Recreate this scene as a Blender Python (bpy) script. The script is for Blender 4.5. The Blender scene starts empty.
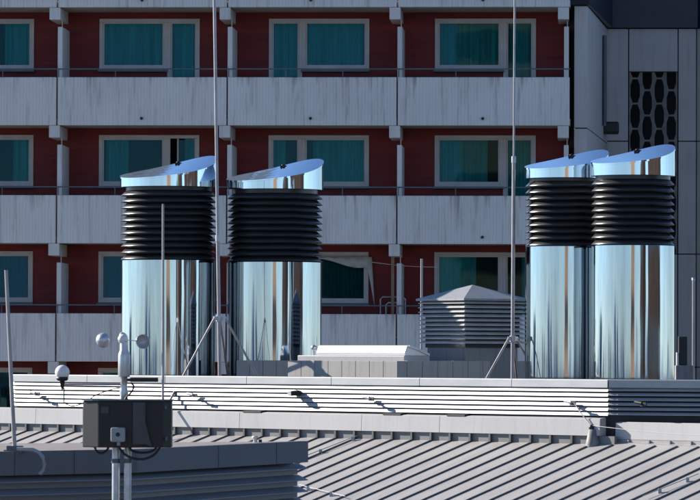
import bpy, bmesh, math, random
from mathutils import Vector, Matrix
random.seed(7)
R = math.radians
SC = bpy.context.scene
COL = SC.collection

# ------------------------------------------------------------------ camera
F = 4500.0            # focal length in pixels of the 700 px wide photograph
HOR = 355.0           # horizon row
ROLL = 0.0035
PITCH = math.atan((HOR - 250.0) / F)
cr, sr = math.cos(ROLL), math.sin(ROLL)
cp, sp = math.cos(PITCH), math.sin(PITCH)
def lvl(X, U):        # level camera frame -> world direction (X right, U up, 1 forward handled apart)
    return Vector((X, -sp * U, cp * U))
FWD = Vector((0, cp, sp))
def ray(px, py):
    dx, dy = px - 350.0, py - 250.0
    X = dx * cr + dy * sr
    D = -dx * sr + dy * cr
    return FWD + lvl(X / F, -D / F)
def at(px, py, Y):
    r = ray(px, py)
    return r * (Y / r.y)
right_w = lvl(cr, sr)
up_w = lvl(-sr, cr)
cam_d = bpy.data.cameras.new('camera')
cam = bpy.data.objects.new('camera', cam_d)
COL.objects.link(cam)
cam.matrix_world = Matrix((
    (right_w.x, up_w.x, -FWD.x, 0),
    (right_w.y, up_w.y, -FWD.y, 0),
    (right_w.z, up_w.z, -FWD.z, 0),
    (0, 0, 0, 1)))
cam_d.sensor_width = 36.0
cam_d.lens = 36.0 * F / 700.0
cam_d.clip_start = 0.5
cam_d.clip_end = 20000
cam_d.dof.use_dof = True
cam_d.dof.focus_distance = 79.0
cam_d.dof.aperture_fstop = 16.0
SC.camera = cam

# ------------------------------------------------------------------ light
SUN_EL = R(24.0)
ALPHA = R(-29.0)      # horizontal travel direction of the light
d = Vector((math.cos(ALPHA) * math.cos(SUN_EL), math.sin(ALPHA) * math.cos(SUN_EL), -math.sin(SUN_EL)))
w = bpy.data.worlds.new('World')
SC.world = w
w.use_nodes = True
nt = w.node_tree
nt.nodes.clear()
sky = nt.nodes.new('ShaderNodeTexSky')
sky.sky_type = 'NISHITA'
sky.sun_disc = False
sky.sun_elevation = SUN_EL
sky.sun_rotation = math.atan2(-d.x, -d.y)
sky.altitude = 3600.0
sky.air_density = 1.0
sky.dust_density = 0.0
sky.ozone_density = 4.0
bg = nt.nodes.new('ShaderNodeBackground')
bg.inputs['Strength'].default_value = 0.092
wo = nt.nodes.new('ShaderNodeOutputWorld')
nt.links.new(sky.outputs[0], bg.inputs[0])
nt.links.new(bg.outputs[0], wo.inputs[0])
sun_d = bpy.data.lights.new('sun', 'SUN')
sun_d.energy = 4.6
sun_d.angle = R(0.53)
sun_d.color = (1.0, 0.93, 0.84)
sun = bpy.data.objects.new('sun', sun_d)
COL.objects.link(sun)
sun.rotation_euler = d.to_track_quat('-Z', 'Y').to_euler()
sun.location = (-40, 40, 60)
vs = SC.view_settings
vs.view_transform = 'Standard'
vs.look = 'None'
vs.exposure = 1.05
vs.gamma = 1.0
vs.use_curve_mapping = False

# ------------------------------------------------------------------ materials
def nodes(name):
    m = bpy.data.materials.new(name)
    m.use_nodes = True
    t = m.node_tree
    b = t.nodes['Principled BSDF']
    return m, t, b
def pick(t, typ, **kw):
    n = t.nodes.new(typ)
    for k, v in kw.items():
        setattr(n, k, v)
    return n
def coords(t, scale=(1, 1, 1)):
    tc = pick(t, 'ShaderNodeTexCoord')
    mp = pick(t, 'ShaderNodeMapping')
    mp.inputs['Scale'].default_value = scale
    t.links.new(tc.outputs['Object'], mp.inputs[0])
    return mp.outputs[0]
def noise(t, vec, scale, detail=4, rough=0.55):
    n = pick(t, 'ShaderNodeTexNoise')
    n.inputs['Scale'].default_value = scale
    n.inputs['Detail'].default_value = detail
    n.inputs['Roughness'].default_value = rough
    t.links.new(vec, n.inputs['Vector'])
    return n.outputs['Fac']
def ramp(t, fac, stops):
    r = pick(t, 'ShaderNodeValToRGB')
    el = r.color_ramp.elements
    while len(el) < len(stops):
        el.new(0.5)
    for e, (p, c) in zip(el, stops):
        e.position = p
        e.color = (*c, 1)
    t.links.new(fac, r.inputs[0])
    return r.outputs[0]
def mulc(t, a, b, fac=1.0):
    m = pick(t, 'ShaderNodeMix', data_type='RGBA', blend_type='MULTIPLY')
    m.inputs[0].default_value = fac
    t.links.new(a, m.inputs[6])
    t.links.new(b, m.inputs[7])
    return m.outputs[2]
def bump(t, b, h, strength, dist):
    n = pick(t, 'ShaderNodeBump')
    n.inputs['Strength'].default_value = strength
    n.inputs['Distance'].default_value = dist
    t.links.new(h, n.inputs['Height'])
    t.links.new(n.outputs[0], b.inputs['Normal'])
def mat(name, c, rough=0.6, metal=0.0, var=0.25, scale=2.0, stretch=(1, 1, 1), spec=0.5, fine=0.0):
    m, t, b = nodes(name)
    b.inputs['Roughness'].default_value = rough
    b.inputs['Metallic'].default_value = metal
    b.inputs['Specular IOR Level'].default_value = spec
    v = coords(t, stretch)
    f = noise(t, v, scale, 5)
    lo = tuple(x * (1 - var) for x in c)
    hi = tuple(min(1, x * (1 + var * 0.6)) for x in c)
    col = ramp(t, f, [(0.3, lo), (0.7, hi)])
    t.links.new(col, b.inputs['Base Color'])
    if fine:
        bump(t, b, noise(t, coords(t), 60, 3), fine, 0.01)
    return m
def stained(name, c, rough, streak, boards=0.0, grime=(0.25, 0.24, 0.23), spec=0.4, lo=0.52, hi=0.78, drips=False):
    """painted or cast surface with vertical run-off streaks and broad blotches"""
    m, t, b = nodes(name)
    b.inputs['Roughness'].default_value = rough
    b.inputs['Specular IOR Level'].default_value = spec
    blot = ramp(t, noise(t, coords(t), 0.7, 6), [(0.3, tuple(x * 0.88 for x in c)), (0.7, c)])
    st = noise(t, coords(t, (5, 5, 0.35)), 1.6, 6, 0.7)
    stc = ramp(t, st, [(lo, (1, 1, 1)), (hi, grime)])
    col = mulc(t, blot, stc, streak)
    finec = ramp(t, noise(t, coords(t), 35, 3), [(0.3, (0.9, 0.9, 0.9)), (0.7, (1, 1, 1))])
    col = mulc(t, col, finec, 0.7)
    if drips:
        tc = pick(t, 'ShaderNodeTexCoord')
        sx = pick(t, 'ShaderNodeSeparateXYZ')
        t.links.new(tc.outputs['Generated'], sx.inputs[0])
        pw = pick(t, 'ShaderNodeMath', operation='POWER')
        t.links.new(sx.outputs['Z'], pw.inputs[0])
        pw.inputs[1].default_value = 2.5
        dn = noise(t, coords(t, (2.6, 2.6, 0.10)), 1.5, 5, 0.75)
        ml = pick(t, 'ShaderNodeMath', operation='MULTIPLY_ADD')
        t.links.new(pw.outputs[0], ml.inputs[0])
        ml.inputs[1].default_value = 0.16
        t.links.new(dn, ml.inputs[2])
        col = mulc(t, col, ramp(t, ml.outputs[0], [(0.66, (1, 1, 1)), (0.84, (0.30, 0.28, 0.26))]), 0.85)
    if boards:
        wv = pick(t, 'ShaderNodeTexWave', wave_type='BANDS', bands_direction='X')
        wv.inputs['Scale'].default_value = 0.314 / boards
        wv.inputs['Distortion'].default_value = 0.15
        wv.inputs['Detail'].default_value = 1
        t.links.new(coords(t), wv.inputs['Vector'])
        gc = ramp(t, wv.outputs['Fac'], [(0.0, (0.90, 0.90, 0.90)), (0.25, (1, 1, 1))])
        col = mulc(t, col, gc, 1.0)
        bump(t, b, wv.outputs['Fac'], 0.15, 0.008)
    t.links.new(col, b.inputs['Base Color'])
    return m

M = {}
M['parapet'] = stained('painted_concrete', (0.85, 0.785, 0.715), 0.7, 0.7, boards=0.075, drips=True)
M['beam'] = stained('beam_concrete', (0.78, 0.72, 0.66), 0.7, 0.4)
M['red'] = mat('dark_red_cladding', (0.19, 0.005, 0.0018), 0.6, var=0.35, scale=1.2, stretch=(0.6, 0.6, 7))
M['soffit'] = mat('soffit_paint', (0.50, 0.46, 0.44), 0.8, var=0.15)
M['frame'] = mat('window_frame_paint', (0.62, 0.55, 0.50), 0.5, var=0.12)
M['rail'] = mat('rail_metal', (0.10, 0.12, 0.14), 0.45, metal=0.6, var=0.2)
M['room'] = mat('room_interior', (0.05, 0.06, 0.065), 0.9)
M['curtain'] = mat('fold_shaded_curtain', (0.84, 0.82, 0.76), 0.9, var=0.40, scale=3.2, stretch=(5, 1, 0.12))  # strong vertical streaks paint the light and shade of the folds
M['grey_blind'] = mat('grey_blind', (0.34, 0.33, 0.31), 0.9, var=0.15)
M['blue_curtain'] = mat('blue_curtain', (0.22, 0.18, 0.60), 0.9, var=0.2, scale=3, stretch=(4, 1, 0.6))
M['white_cloth'] = mat('white_cloth', (0.62, 0.60, 0.56), 0.9, var=0.15)
M['concrete'] = stained('panel_concrete', (0.60, 0.55, 0.50), 0.8, 0.45, grime=(0.5, 0.48, 0.47))
M['block'] = mat('screen_block_concrete', (0.25, 0.22, 0.19), 0.85, var=0.3, scale=5)
M['attic'] = mat('navy_attic_cladding', (0.012, 0.018, 0.035), 0.4, var=0.2)
M['black'] = mat('black_paint', (0.012, 0.012, 0.014), 0.5, var=0.2)
M['dark_gap'] = mat('dark_backing', (0.02, 0.02, 0.022), 0.8, var=0.2)
M['white_metal'] = stained('white_coated_metal', (0.74, 0.73, 0.72), 0.35, 0.25, spec=0.6, grime=(0.5, 0.48, 0.46))
M['flash'] = stained('grey_flashing', (0.47, 0.458, 0.447), 0.5, 0.4, spec=0.5, grime=(0.55, 0.53, 0.51))
M['cap_metal'] = mat('parapet_cap_metal', (0.36, 0.36, 0.36), 0.5, metal=0.75, var=0.12, scale=1.5, stretch=(1, 1, 3))
M['parapet_metal'] = mat('parapet_sheet_metal', (0.42, 0.412, 0.405), 0.5, metal=0.8, var=0.1, scale=1.5, stretch=(1, 1, 3))
def roofmat():
    m, t, b = nodes('seam_roof_metal')
    b.inputs['Specular IOR Level'].default_value = 0.4
    c = ramp(t, noise(t, coords(t, (1.0, 0.3, 1)), 1.3, 6), [(0.3, (0.345, 0.33, 0.317)), (0.7, (0.395, 0.378, 0.363))])
    tray = ramp(t, noise(t, coords(t, (2.1, 0.02, 0.02)), 1.0, 1), [(0.35, (0.90, 0.90, 0.91)), (0.65, (1, 1, 1))])
    speck = ramp(t, noise(t, coords(t), 14, 4, 0.7), [(0.30, (0.72, 0.71, 0.70)), (0.42, (1, 1, 1))])
    run_ = ramp(t, noise(t, coords(t, (9, 0.5, 0.5)), 1.2, 4, 0.7), [(0.5, (1, 1, 1)), (0.8, (0.80, 0.79, 0.77))])
    t.links.new(mulc(t, mulc(t, mulc(t, c, tray), speck, 0.6), run_, 0.7), b.inputs['Base Color'])
    b.inputs['Roughness'].default_value = 0.5
    bump(t, b, noise(t, coords(t, (1.5, 0.4, 1)), 2.0, 2), 0.12, 0.02)
    return m
M['roof'] = roofmat()
M['seam'] = mat('shade_dark_seam_metal', (0.085, 0.083, 0.08), 0.55, var=0.2)  # near-black base with the seams' shaded sides painted in
M['upstand'] = mat('shadowed_upstand_metal', (0.17, 0.168, 0.165), 0.55, var=0.2)  # base darkened to carry the shadow under the flashing band
M['deck'] = mat('flat_roof_gravel', (0.13, 0.125, 0.12), 0.95, var=0.4, scale=6)
M['curb'] = stained('curb_concrete', (0.42, 0.40, 0.37), 0.8, 0.6, grime=(0.4, 0.38, 0.35))
M['galv'] = mat('galvanised_steel', (0.55, 0.55, 0.55), 0.42, metal=0.75, var=0.25, scale=9)
M['pole'] = mat('pole_steel', (0.40, 0.37, 0.36), 0.45, metal=0.5, var=0.2, scale=4)
M['grey_plate'] = mat('grey_unit_metal', (0.56, 0.56, 0.55), 0.5, metal=0.1, var=0.2)
M['vent_roof'] = stained('vent_roof_sheet', (0.34, 0.35, 0.355), 0.5, 0.4)
M['unit_base'] = stained('unit_base_metal', (0.25, 0.25, 0.25), 0.6, 0.9, grime=(0.35, 0.32, 0.28))
M['fore'] = stained('slate_grey_fascia', (0.155, 0.162, 0.175), 0.6, 0.3, grime=(0.6, 0.6, 0.6))
M['rib'] = stained('ribbed_cladding', (0.27, 0.285, 0.305), 0.5, 0.3, grime=(0.6, 0.6, 0.6))
M['foretop'] = mat('roof_edge_membrane', (0.24, 0.21, 0.195), 0.85, var=0.25, scale=5)
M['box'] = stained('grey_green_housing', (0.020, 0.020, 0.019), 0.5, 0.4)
M['boxpatch'] = mat('housing_cover', (0.05, 0.054, 0.058), 0.45, var=0.3, scale=6)
M['boxlight'] = mat('pale_sensor_plastic', (0.30, 0.33, 0.33), 0.5, var=0.15)
M['white_plastic'] = mat('white_plastic', (0.80, 0.78, 0.75), 0.4, var=0.08)
M['sensor'] = mat('brushed_aluminium', (0.62, 0.62, 0.62), 0.35, metal=0.6, var=0.15)
M['cable'] = mat('black_cable', (0.015, 0.015, 0.016), 0.5)
M['cord'] = mat('pale_cord', (0.55, 0.52, 0.48), 0.8, var=0.1)
M['cone'] = mat('cone_sheet_metal', (0.20, 0.20, 0.20), 0.6, var=0.3, scale=8)
M['hose'] = mat('grey_conduit', (0.35, 0.36, 0.38), 0.5)
M['wood'] = mat('weathered_wood', (0.30, 0.20, 0.13), 0.8, var=0.3, scale=6, stretch=(6, 6, 0.5))
M['acrylic'] = mat('white_acrylic', (0.72, 0.71, 0.69), 0.18, var=0.06, spec=0.6)
M['polish'] = mat('polished_edge', (0.88, 0.87, 0.85), 0.5, metal=1.0, var=0.05)

def steel(name, base, rough, wob, metal=1.0, dim=0.84):
    m, t, b = nodes(name)
    b.inputs['Metallic'].default_value = metal
    col = ramp(t, noise(t, coords(t, (6, 6, 0.25)), 2.0, 5, 0.65),
               [(0.3, tuple(x * dim for x in base)), (0.7, base)])
    t.links.new(col, b.inputs['Base Color'])
    rr = pick(t, 'ShaderNodeMapRange')
    rr.inputs['To Min'].default_value = rough * 0.6
    rr.inputs['To Max'].default_value = rough * 1.6
    t.links.new(noise(t, coords(t, (4, 4, 0.6)), 1.5, 4), rr.inputs['Value'])
    t.links.new(rr.outputs[0], b.inputs['Roughness'])
    h = noise(t, coords(t, (1.3, 1.3, 0.22)), 1.6, 2)
    bump(t, b, h, wob, 0.05)
    return m
M['steel'] = steel('polished_steel', (0.56, 0.60, 0.65), 0.035, 0.10)
M['shaft_steel'] = steel('streaked_shaft_steel', (0.43, 0.475, 0.535), 0.045, 0.13, dim=0.70)
M['blade'] = mat('louvre_blade_metal', (0.036, 0.035, 0.034), 0.30, metal=0.0, var=0.25, scale=3, spec=0.5)

def glass():
    m, t, b = nodes('window_glass')
    out = t.nodes['Material Output']
    t.nodes.remove(b)
    tr = pick(t, 'ShaderNodeBsdfTransparent')
    tr.inputs[0].default_value = (0.34, 0.69, 0.70, 1)
    gl = pick(t, 'ShaderNodeBsdfGlossy')
    gl.inputs['Roughness'].default_value = 0.02
    gl.inputs[0].default_value = (0.40, 0.78, 0.92, 1)
    lw = pick(t, 'ShaderNodeFresnel')
    lw.inputs[0].default_value = 1.45
    mx = pick(t, 'ShaderNodeMixShader')
    h = noise(t, coords(t, (1, 1, 1)), 0.8, 2)
    n = pick(t, 'ShaderNodeBump')
    n.inputs['Strength'].default_value = 0.05
    n.inputs['Distance'].default_value = 0.03
    t.links.new(h, n.inputs['Height'])
    t.links.new(n.outputs[0], gl.inputs['Normal'])
    hf = pick(t, 'ShaderNodeMath', operation='MULTIPLY')
    hf.inputs[1].default_value = 0.6
    t.links.new(lw.outputs[0], hf.inputs[0])
    t.links.new(hf.outputs[0], mx.inputs[0])
    t.links.new(tr.outputs[0], mx.inputs[1])
    t.links.new(gl.outputs[0], mx.inputs[2])
    t.links.new(mx.outputs[0], out.inputs[0])
    return m
M['glass'] = glass()

# ------------------------------------------------------------------ mesh helpers
class MB:
    def __init__(s):
        s.v, s.f, s.sm = [], [], []
    def add(s, vs_, fs, smooth=False):
        o = len(s.v)
        s.v += [tuple(p) for p in vs_]
        for f in fs:
            s.f.append([i + o for i in f])
            s.sm.append(smooth)
    def box(s, x0, x1, y0, y1, z0, z1):
        s.add([(x0, y0, z0), (x1, y0, z0), (x1, y1, z0), (x0, y1, z0), (x0, y0, z1), (x1, y0, z1), (x1, y1, z1), (x0, y1, z1)],
              [(3, 2, 1, 0), (4, 5, 6, 7), (0, 1, 5, 4), (1, 2, 6, 5), (2, 3, 7, 6), (3, 0, 4, 7)])
    def bar(s, p, q, wx, wy, up=(0, 0, 1)):
        """box of section wx (sideways) * wy (along up) from p to q"""
        p, q = Vector(p), Vector(q)
        a = (q - p).normalized()
        u = Vector(up)
        sd = a.cross(u).normalized()
        u = sd.cross(a)
        o = [sd * (sx * wx / 2) + u * (sy * wy / 2) for sx, sy in ((-1, -1), (1, -1), (1, 1), (-1, 1))]
        s.add([p + k for k in o] + [q + k for k in o],
              [(3, 2, 1, 0), (4, 5, 6, 7), (0, 1, 5, 4), (1, 2, 6, 5), (2, 3, 7, 6), (3, 0, 4, 7)])
    def prism(s, poly, z0, z1):
        n = len(poly)
        s.add([(x, y, z0) for x, y in poly] + [(x, y, z1) for x, y in poly],
              [tuple(range(n))[::-1], tuple(range(n, 2 * n))] + [(i, (i + 1) % n, n + (i + 1) % n, n + i) for i in range(n)])
    def sweep(s, prof, p, q):
        """profile of (out, z) pairs swept from p to q, out = to the right of travel"""
        p, q = Vector(p), Vector(q)
        a = (q - p).normalized()
        sd = Vector((a.y, -a.x, 0))
        n = len(prof)
        vv = [p + sd * o + Vector((0, 0, z)) for o, z in prof] + [q + sd * o + Vector((0, 0, z)) for o, z in prof]
        s.add(vv, [tuple(range(n)), tuple(range(n, 2 * n))[::-1]] + [(i, n + i, n + (i + 1) % n, (i + 1) % n) for i in range(n)])
    def lathe(s, prof, n=32, c=(0, 0, 0), smooth=True, closed=False):
        cx, cy, cz = c
        k = len(prof)
        vv = []
        for r, z in prof:
            for i in range(n):
                t_ = 2 * math.pi * i / n
                vv.append((cx + r * math.cos(t_), cy + r * math.sin(t_), cz + z))
        fs = []
        for j in range(k if closed else k - 1):
            j2 = (j + 1) % k
            for i in range(n):
                fs.append((j * n + i, j * n + (i + 1) % n, j2 * n + (i + 1) % n, j2 * n + i))
        s.add(vv, fs, smooth)
    def tube(s, pts, r, n=8, taper=None):
        pts = [Vector(p) for p in pts]
        rings = []
        for i, p in enumerate(pts):
            a = (pts[min(i + 1, len(pts) - 1)] - pts[max(i - 1, 0)]).normalized()
            u = Vector((0, 0, 1)) if abs(a.z) < 0.9 else Vector((0, 1, 0))
            x = a.cross(u).normalized()
            y = x.cross(a)
            rr = r if taper is None else r + (taper - r) * i / (len(pts) - 1)
            rings.append([p + x * (rr * math.cos(2 * math.pi * k / n)) + y * (rr * math.sin(2 * math.pi * k / n)) for k in range(n)])
        vv = [q for g in rings for q in g]
        fs = []
        for j in range(len(rings) - 1):
            for k in range(n):
                fs.append((j * n + k, j * n + (k + 1) % n, (j + 1) * n + (k + 1) % n, (j + 1) * n + k))
        s.add(vv, fs, True)
        L = (len(rings) - 1) * n
        s.add(rings[0], [tuple(range(n))[::-1]])
        s.add(rings[-1], [tuple(range(n))])
    def build(s, name, m, parent=None, off=None, bevel=0.0):
        me = bpy.data.meshes.new(name)
        vv = s.v if off is None else [(Vector(p) - Vector(off)) for p in s.v]
        me.from_pydata([tuple(p) for p in vv], [], s.f)
        bm = bmesh.new()
        bm.from_mesh(me)
        for f, sm in zip(bm.faces, s.sm):
            f.smooth = sm
        bmesh.ops.recalc_face_normals(bm, faces=bm.faces[:])
        bm.to_mesh(me)
        bm.free()
        if m is not None:
            me.materials.append(m)
        o = bpy.data.objects.new(name, me)
        COL.objects.link(o)
        if parent is not None:
            o.parent = parent
        if bevel:
            bv = o.modifiers.new('bevel', 'BEVEL')
            bv.width = bevel
            bv.segments = 2
            bv.limit_method = 'ANGLE'
        return o
def one(fn):
    b = MB()
    fn(b)
    return b
def tag(o, label=None, cat=None, group=None, kind=None):
    if label: o['label'] = label
    if cat: o['category'] = cat
    if group: o['group'] = group
    if kind: o['kind'] = kind
    return o
def thing(name, label, cat, loc=(0, 0, 0), rz=0.0, group=None):
    o = bpy.data.objects.new(name, None)
    o.empty_display_size = 0.3
    COL.objects.link(o)
    o.location = loc
    o.rotation_euler = (0, 0, rz)
    return tag(o, label, cat, group)
def children_of(o):
    return [c for c in COL.objects if c.parent is o]
def copy_tree(o, parent=None):
    c = o.copy()
    COL.objects.link(c)
    if parent is not None:
        c.parent = parent
    for ch in children_of(o):
        copy_tree(ch, c)
    return c
class Plane:
    """local frame of a wall: x along, y inward, z up"""
    def __init__(s, origin, theta):
        s.o = Vector(origin)
        s.t = theta
        s.u = Vector((math.cos(theta), -math.sin(theta), 0))
        s.i = Vector((math.sin(theta), math.cos(theta), 0))
    def pix(s, px, py, depth=0.0):
        r = ray(px, py)
        k = (s.o.dot(s.i) + depth) / r.dot(s.i)
        p = r * k
        return (p - s.o).dot(s.u), p.z - s.o.z
    def world(s, a, b, c):
        return s.o + s.u * a + s.i * b + Vector((0, 0, c))

GROUND = -26.0
# ------------------------------------------------------------------ setting: ground
g = MB()
g.add([(-6000, -6000, GROUND), (6000, -6000, GROUND), (6000, 6000, GROUND), (-6000, 6000, GROUND)], [(0, 1, 2, 3)])
tag(g.build('ground', mat('city_ground', (0.10, 0.10, 0.10), 0.95, var=0.4, scale=0.02)), kind='structure')

# ------------------------------------------------------------------ apartment building
AP = Plane(at(397, 125.5, 105.0), math.atan(250.0 / F))
apt = thing('apartment_building', 'dark red apartment block with long white concrete balconies in shade', 'building', AP.o, -AP.t)
PX = 105.0 / F
FH = 118.6 * PX
PH = 48.3 * PX
seam = {j: AP.pix(x, 215)[0] for j, x in zip(range(0, 4), (56.3, 226.6, 396.8, 570.0))}
BAY = (seam[2] - seam[0]) / 2
for j in range(-1, -4, -1):
    seam[j] = seam[0] + BAY * j
DEP = 1.6
levels = range(1, -4, -1)          # level 0 = the balcony band at y 77-126, level i counts upwards
xl, xr = seam[-3], seam[3]
# windows: column offsets from the left seam of a W-N bay and of a N-W bay (at the wall plane)
def wx(px):
    return AP.pix(px, 160, DEP)[0]
WN = [wx(p) - seam[0] for p in (99.0, 103.8, 158.8, 169.0, 194.5, 199.3)]
NW = [wx(p) - seam[1] for p in (268.5, 273.0, 299.8, 309.0, 364.0, 369.0)]
ztop = AP.pix(150, 19.0, DEP)[1]      # head of the window frame in the storey of level 0
zsill = AP.pix(150, 70.0, DEP)[1]
fr = 3.4 * PX
wall = MB()
def zl(i):
    return i * FH
zb_floor = 0.16
for j in range(-3, 3):
    for i in levels[1:]:
        a = seam[j]
        a2 = seam[j + 1]
        k = WN if (j % 2 == 0) else NW
        h = zl(i)
        head = h + ztop
        nxt = h + FH + 0.0
        low = h + zb_floor
        x0, x1, x2, x3, x4, x5 = [a + q for q in k]
        y0, y1 = DEP, DEP + 0.25
        wall.box(a, x0, y0, y1, h, nxt)
        wall.box(x5, a2, y0, y1, h, nxt)
        wall.box(x0, x5, y0, y1, head, nxt)
        s0, s1 = (x0, x3 - 0.05) if j % 2 == 0 else (x2 + 0.05, x5)
        wall.box(s0, s1, y0, y1, h, h + zsill)
# plain body of the building below, above and behind
wall.box(xl, xr, DEP, DEP + 0.25, GROUND - AP.o.z, zl(-3))
wall.box(xl, xr, DEP + 3.0, DEP + 12, GROUND - AP.o.z, zl(1) + PH)
wall.build('wall', M['red'], apt)
rm = MB()
for i in levels:
    rm.box(xl, xr, DEP + 0.25, DEP + 3.0, zl(i) - 0.06, zl(i) + zb_floor - 0.04)
rm.box(xl + .02, xr - .02, DEP + 2.8, DEP + 2.99, zl(-3), zl(1))
for j in range(-3, 3):
    rm.box(seam[j] - 0.06, seam[j] + 0.06, DEP + 0.26, DEP + 2.8, zl(-3), zl(1) - .07)
rm.build('interior', M['room'], apt)
def curtain_mesh(x0, x1, z0, z1, y, seed):
    rnd = random.Random(seed)
    b = MB()
    n = max(8, int((x1 - x0) / 0.018))
    ph = rnd.random() * 6
    lam = rnd.uniform(0.085, 0.12)
    top, bot = [], []
    for q in range(n + 1):
        x = x0 + (x1 - x0) * q / n
        f = 0.055 * math.sin(x * 2 * math.pi / lam + ph + 1.1 * math.sin(x * 7)) + 0.02 * math.sin(x * 31 + ph)
        top.append((x, y + f * 0.7, z1))
        bot.append((x + 0.01 * math.sin(x * 9), y + f * 1.2, z0))
    vv = top + bot
    m_ = n + 1
    b.add(vv, [(q, q + 1, m_ + q + 1, m_ + q) for q in range(n)], True)
    return b
# curtains: level, bay -> list of (pane index, from, to, material)
CUR = {
    (0, -1): [(1, 0.55, 1.0, 'curtain')], (0, 0): [(0, 0, 1, 'curtain'), (1, 0, 1, 'curtain')],
    (0, 1): [(0, 0, 1, 'curtain'), (1, 0, 1, 'curtain')], (0, 2): [(0, 0.0, 1, 'curtain'), (1, .1, 1, 'curtain')],
    (-1, -1): [(1, 0.7, 1, 'curtain')], (-1, 0): [(0, 0.05, .42, 'curtain'), (1, .55, 1, 'curtain')],
    (-1, 1): [(0, 0, .5, 'curtain'), (1, .12, 1, 'curtain')], (-1, 2): [(0, 0, .80, 'curtain'), (1, 0, 1, 'curtain')],
    (-2, -1): [(1, 0, 1, 'blue_curtain'), (0, 0, 1, 'blue_curtain')], (-2, 0): [(0, 0, 1, 'blue_curtain')],
    (-2, 1): [(0, 0, 1, 'curtain'), (1, 0, 1, 'grey_blind')], (-2, 2): [(0, 0, .62, 'curtain'), (1, .6, 1, 'curtain')],
    (-3, -1): [(1, 0, 1, 'room')],
}
for j in range(-3, 3):
    for i in levels[1:]:
        a = seam[j]
        k = WN if (j % 2 == 0) else NW
        h = zl(i)
        x0, x1, x2, x3, x4, x5 = [a + q for q in k]
        head = h + ztop
        yf0, yf1 = DEP - 0.035, DEP + 0.10
        b = MB()
        wide = (x0, x3 - 0.05) if j % 2 == 0 else (x2 + 0.05, x5)
        nar = (x3 - 0.05, x5) if j % 2 == 0 else (x0, x2 + 0.05)
        b.box(x0, x5, yf0, yf1, head - fr, head)
        zs, zd = h + zsill, h + zb_floor
        for (p, q, z0) in ((wide[0], wide[1], zs), (nar[0], nar[1], zd)):
            b.box(p, p + fr, yf0, yf1, z0, head - fr)
            b.box(q - fr, q, yf0, yf1, z0, head - fr)
            b.box(p + fr, q - fr, yf0, yf1, z0, z0 + fr)
        # narrower sash frames inside the frame
        panes = [(wide[0] + fr, wide[1] - fr, zs + fr), (nar[0] + fr, nar[1] - fr, zd + fr)]
        fo = b.build('window', M['frame'], apt, bevel=0.006)
        order = panes if j % 2 == 0 else panes[::-1]
        for (p, q, z0) in panes:
            sb = MB()
            t_ = 0.036
            sb.box(p, p + t_, DEP + 0.0, DEP + 0.06, z0, head - fr)
            sb.box(q - t_, q, DEP + 0.0, DEP + 0.06, z0, head - fr)
            sb.box(p + t_, q - t_, DEP + 0.0, DEP + 0.06, z0, z0 + t_)
            sb.box(p + t_, q - t_, DEP + 0.0, DEP + 0.06, head - fr - t_, head - fr)
            open_ = (i, j) == (-1, 0) and p == order[1][0]
            if not open_:
                sb.build('sash', M['frame'], fo)
                one(lambda g_: g_.box(p + t_, q - t_, DEP + 0.025, DEP + 0.031, z0 + t_, head - fr - t_)).build('pane', M['glass'], fo)
            else:
                ww = (q - p) * 0.74
                sb = MB()
                for (u0, u1, v0, v1) in ((q - ww, q - ww + t_, z0, head - fr), (q - t_, q, z0, head - fr)):
                    sb.box(u0, u1, DEP + 0.03, DEP + 0.09, v0, v1)
                sb.build('sash', M['frame'], fo)
                one(lambda g_: g_.box(q - ww + t_, q - t_, DEP + 0.05, DEP + 0.056, z0 + t_, head - fr - t_)).build('pane', M['glass'], fo)
        for (pi, u0, u1, mm) in CUR.get((i, j), [(0, 0, .5, 'curtain'), (1, 0, 1, 'curtain')]):
            p, q, z0 = order[pi]
            L = q - p
            curtain_mesh(p + L * u0, p + L * u1, z0 - 0.03, head - fr + 0.03, DEP + 0.20, hash((i, j, pi)) % 999).build('curtain', M[mm], fo)
        one(lambda g_: g_.box(wide[0] - 0.03, wide[1] + 0.02, DEP - 0.14, DEP - 0.036, zs - 0.05, zs - 0.005)).build('sill', M['rail'], fo)
# balconies
for i in levels:
    h = zl(i)
    for j in range(-3, 3):
        pb = MB()
        pb.box(seam[j] + 0.018, seam[j + 1] - 0.018, 0.0, 0.13, h, h + PH)
        pb.build('balcony_parapet', M['parapet'], apt, bevel=0.012)
        rb = MB()
        rz = h + PH + 8.5 * PX
        rb.box(seam[j], seam[j + 1], 0.06, 0.085, rz - 0.014, rz + 0.014)
        for q in (0.0, 0.335, 0.67):
            xx = seam[j] + 0.03 + BAY * q
            rb.box(xx - 0.012, xx + 0.012, 0.064, 0.081, h + PH, rz - 0.014)
        rb.build('balcony_rail', M['rail'], apt)
        # drain spout hole near the foot of the parapet
        q = (0.50 if j % 2 == 0 else 0.49)
        xx = seam[j] + BAY * q
        one(lambda g_: g_.tube([(xx, -0.05, h + 0.16), (xx, 0.02, h + 0.165)], 0.035, 10)).build('drain_spout', M['black'], apt)
    one(lambda g_: g_.box(xl, xr, 0.14, DEP - 0.002, h + 0.01, h + zb_floor)).build('balcony_slab', M['soffit'], apt)
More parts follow.
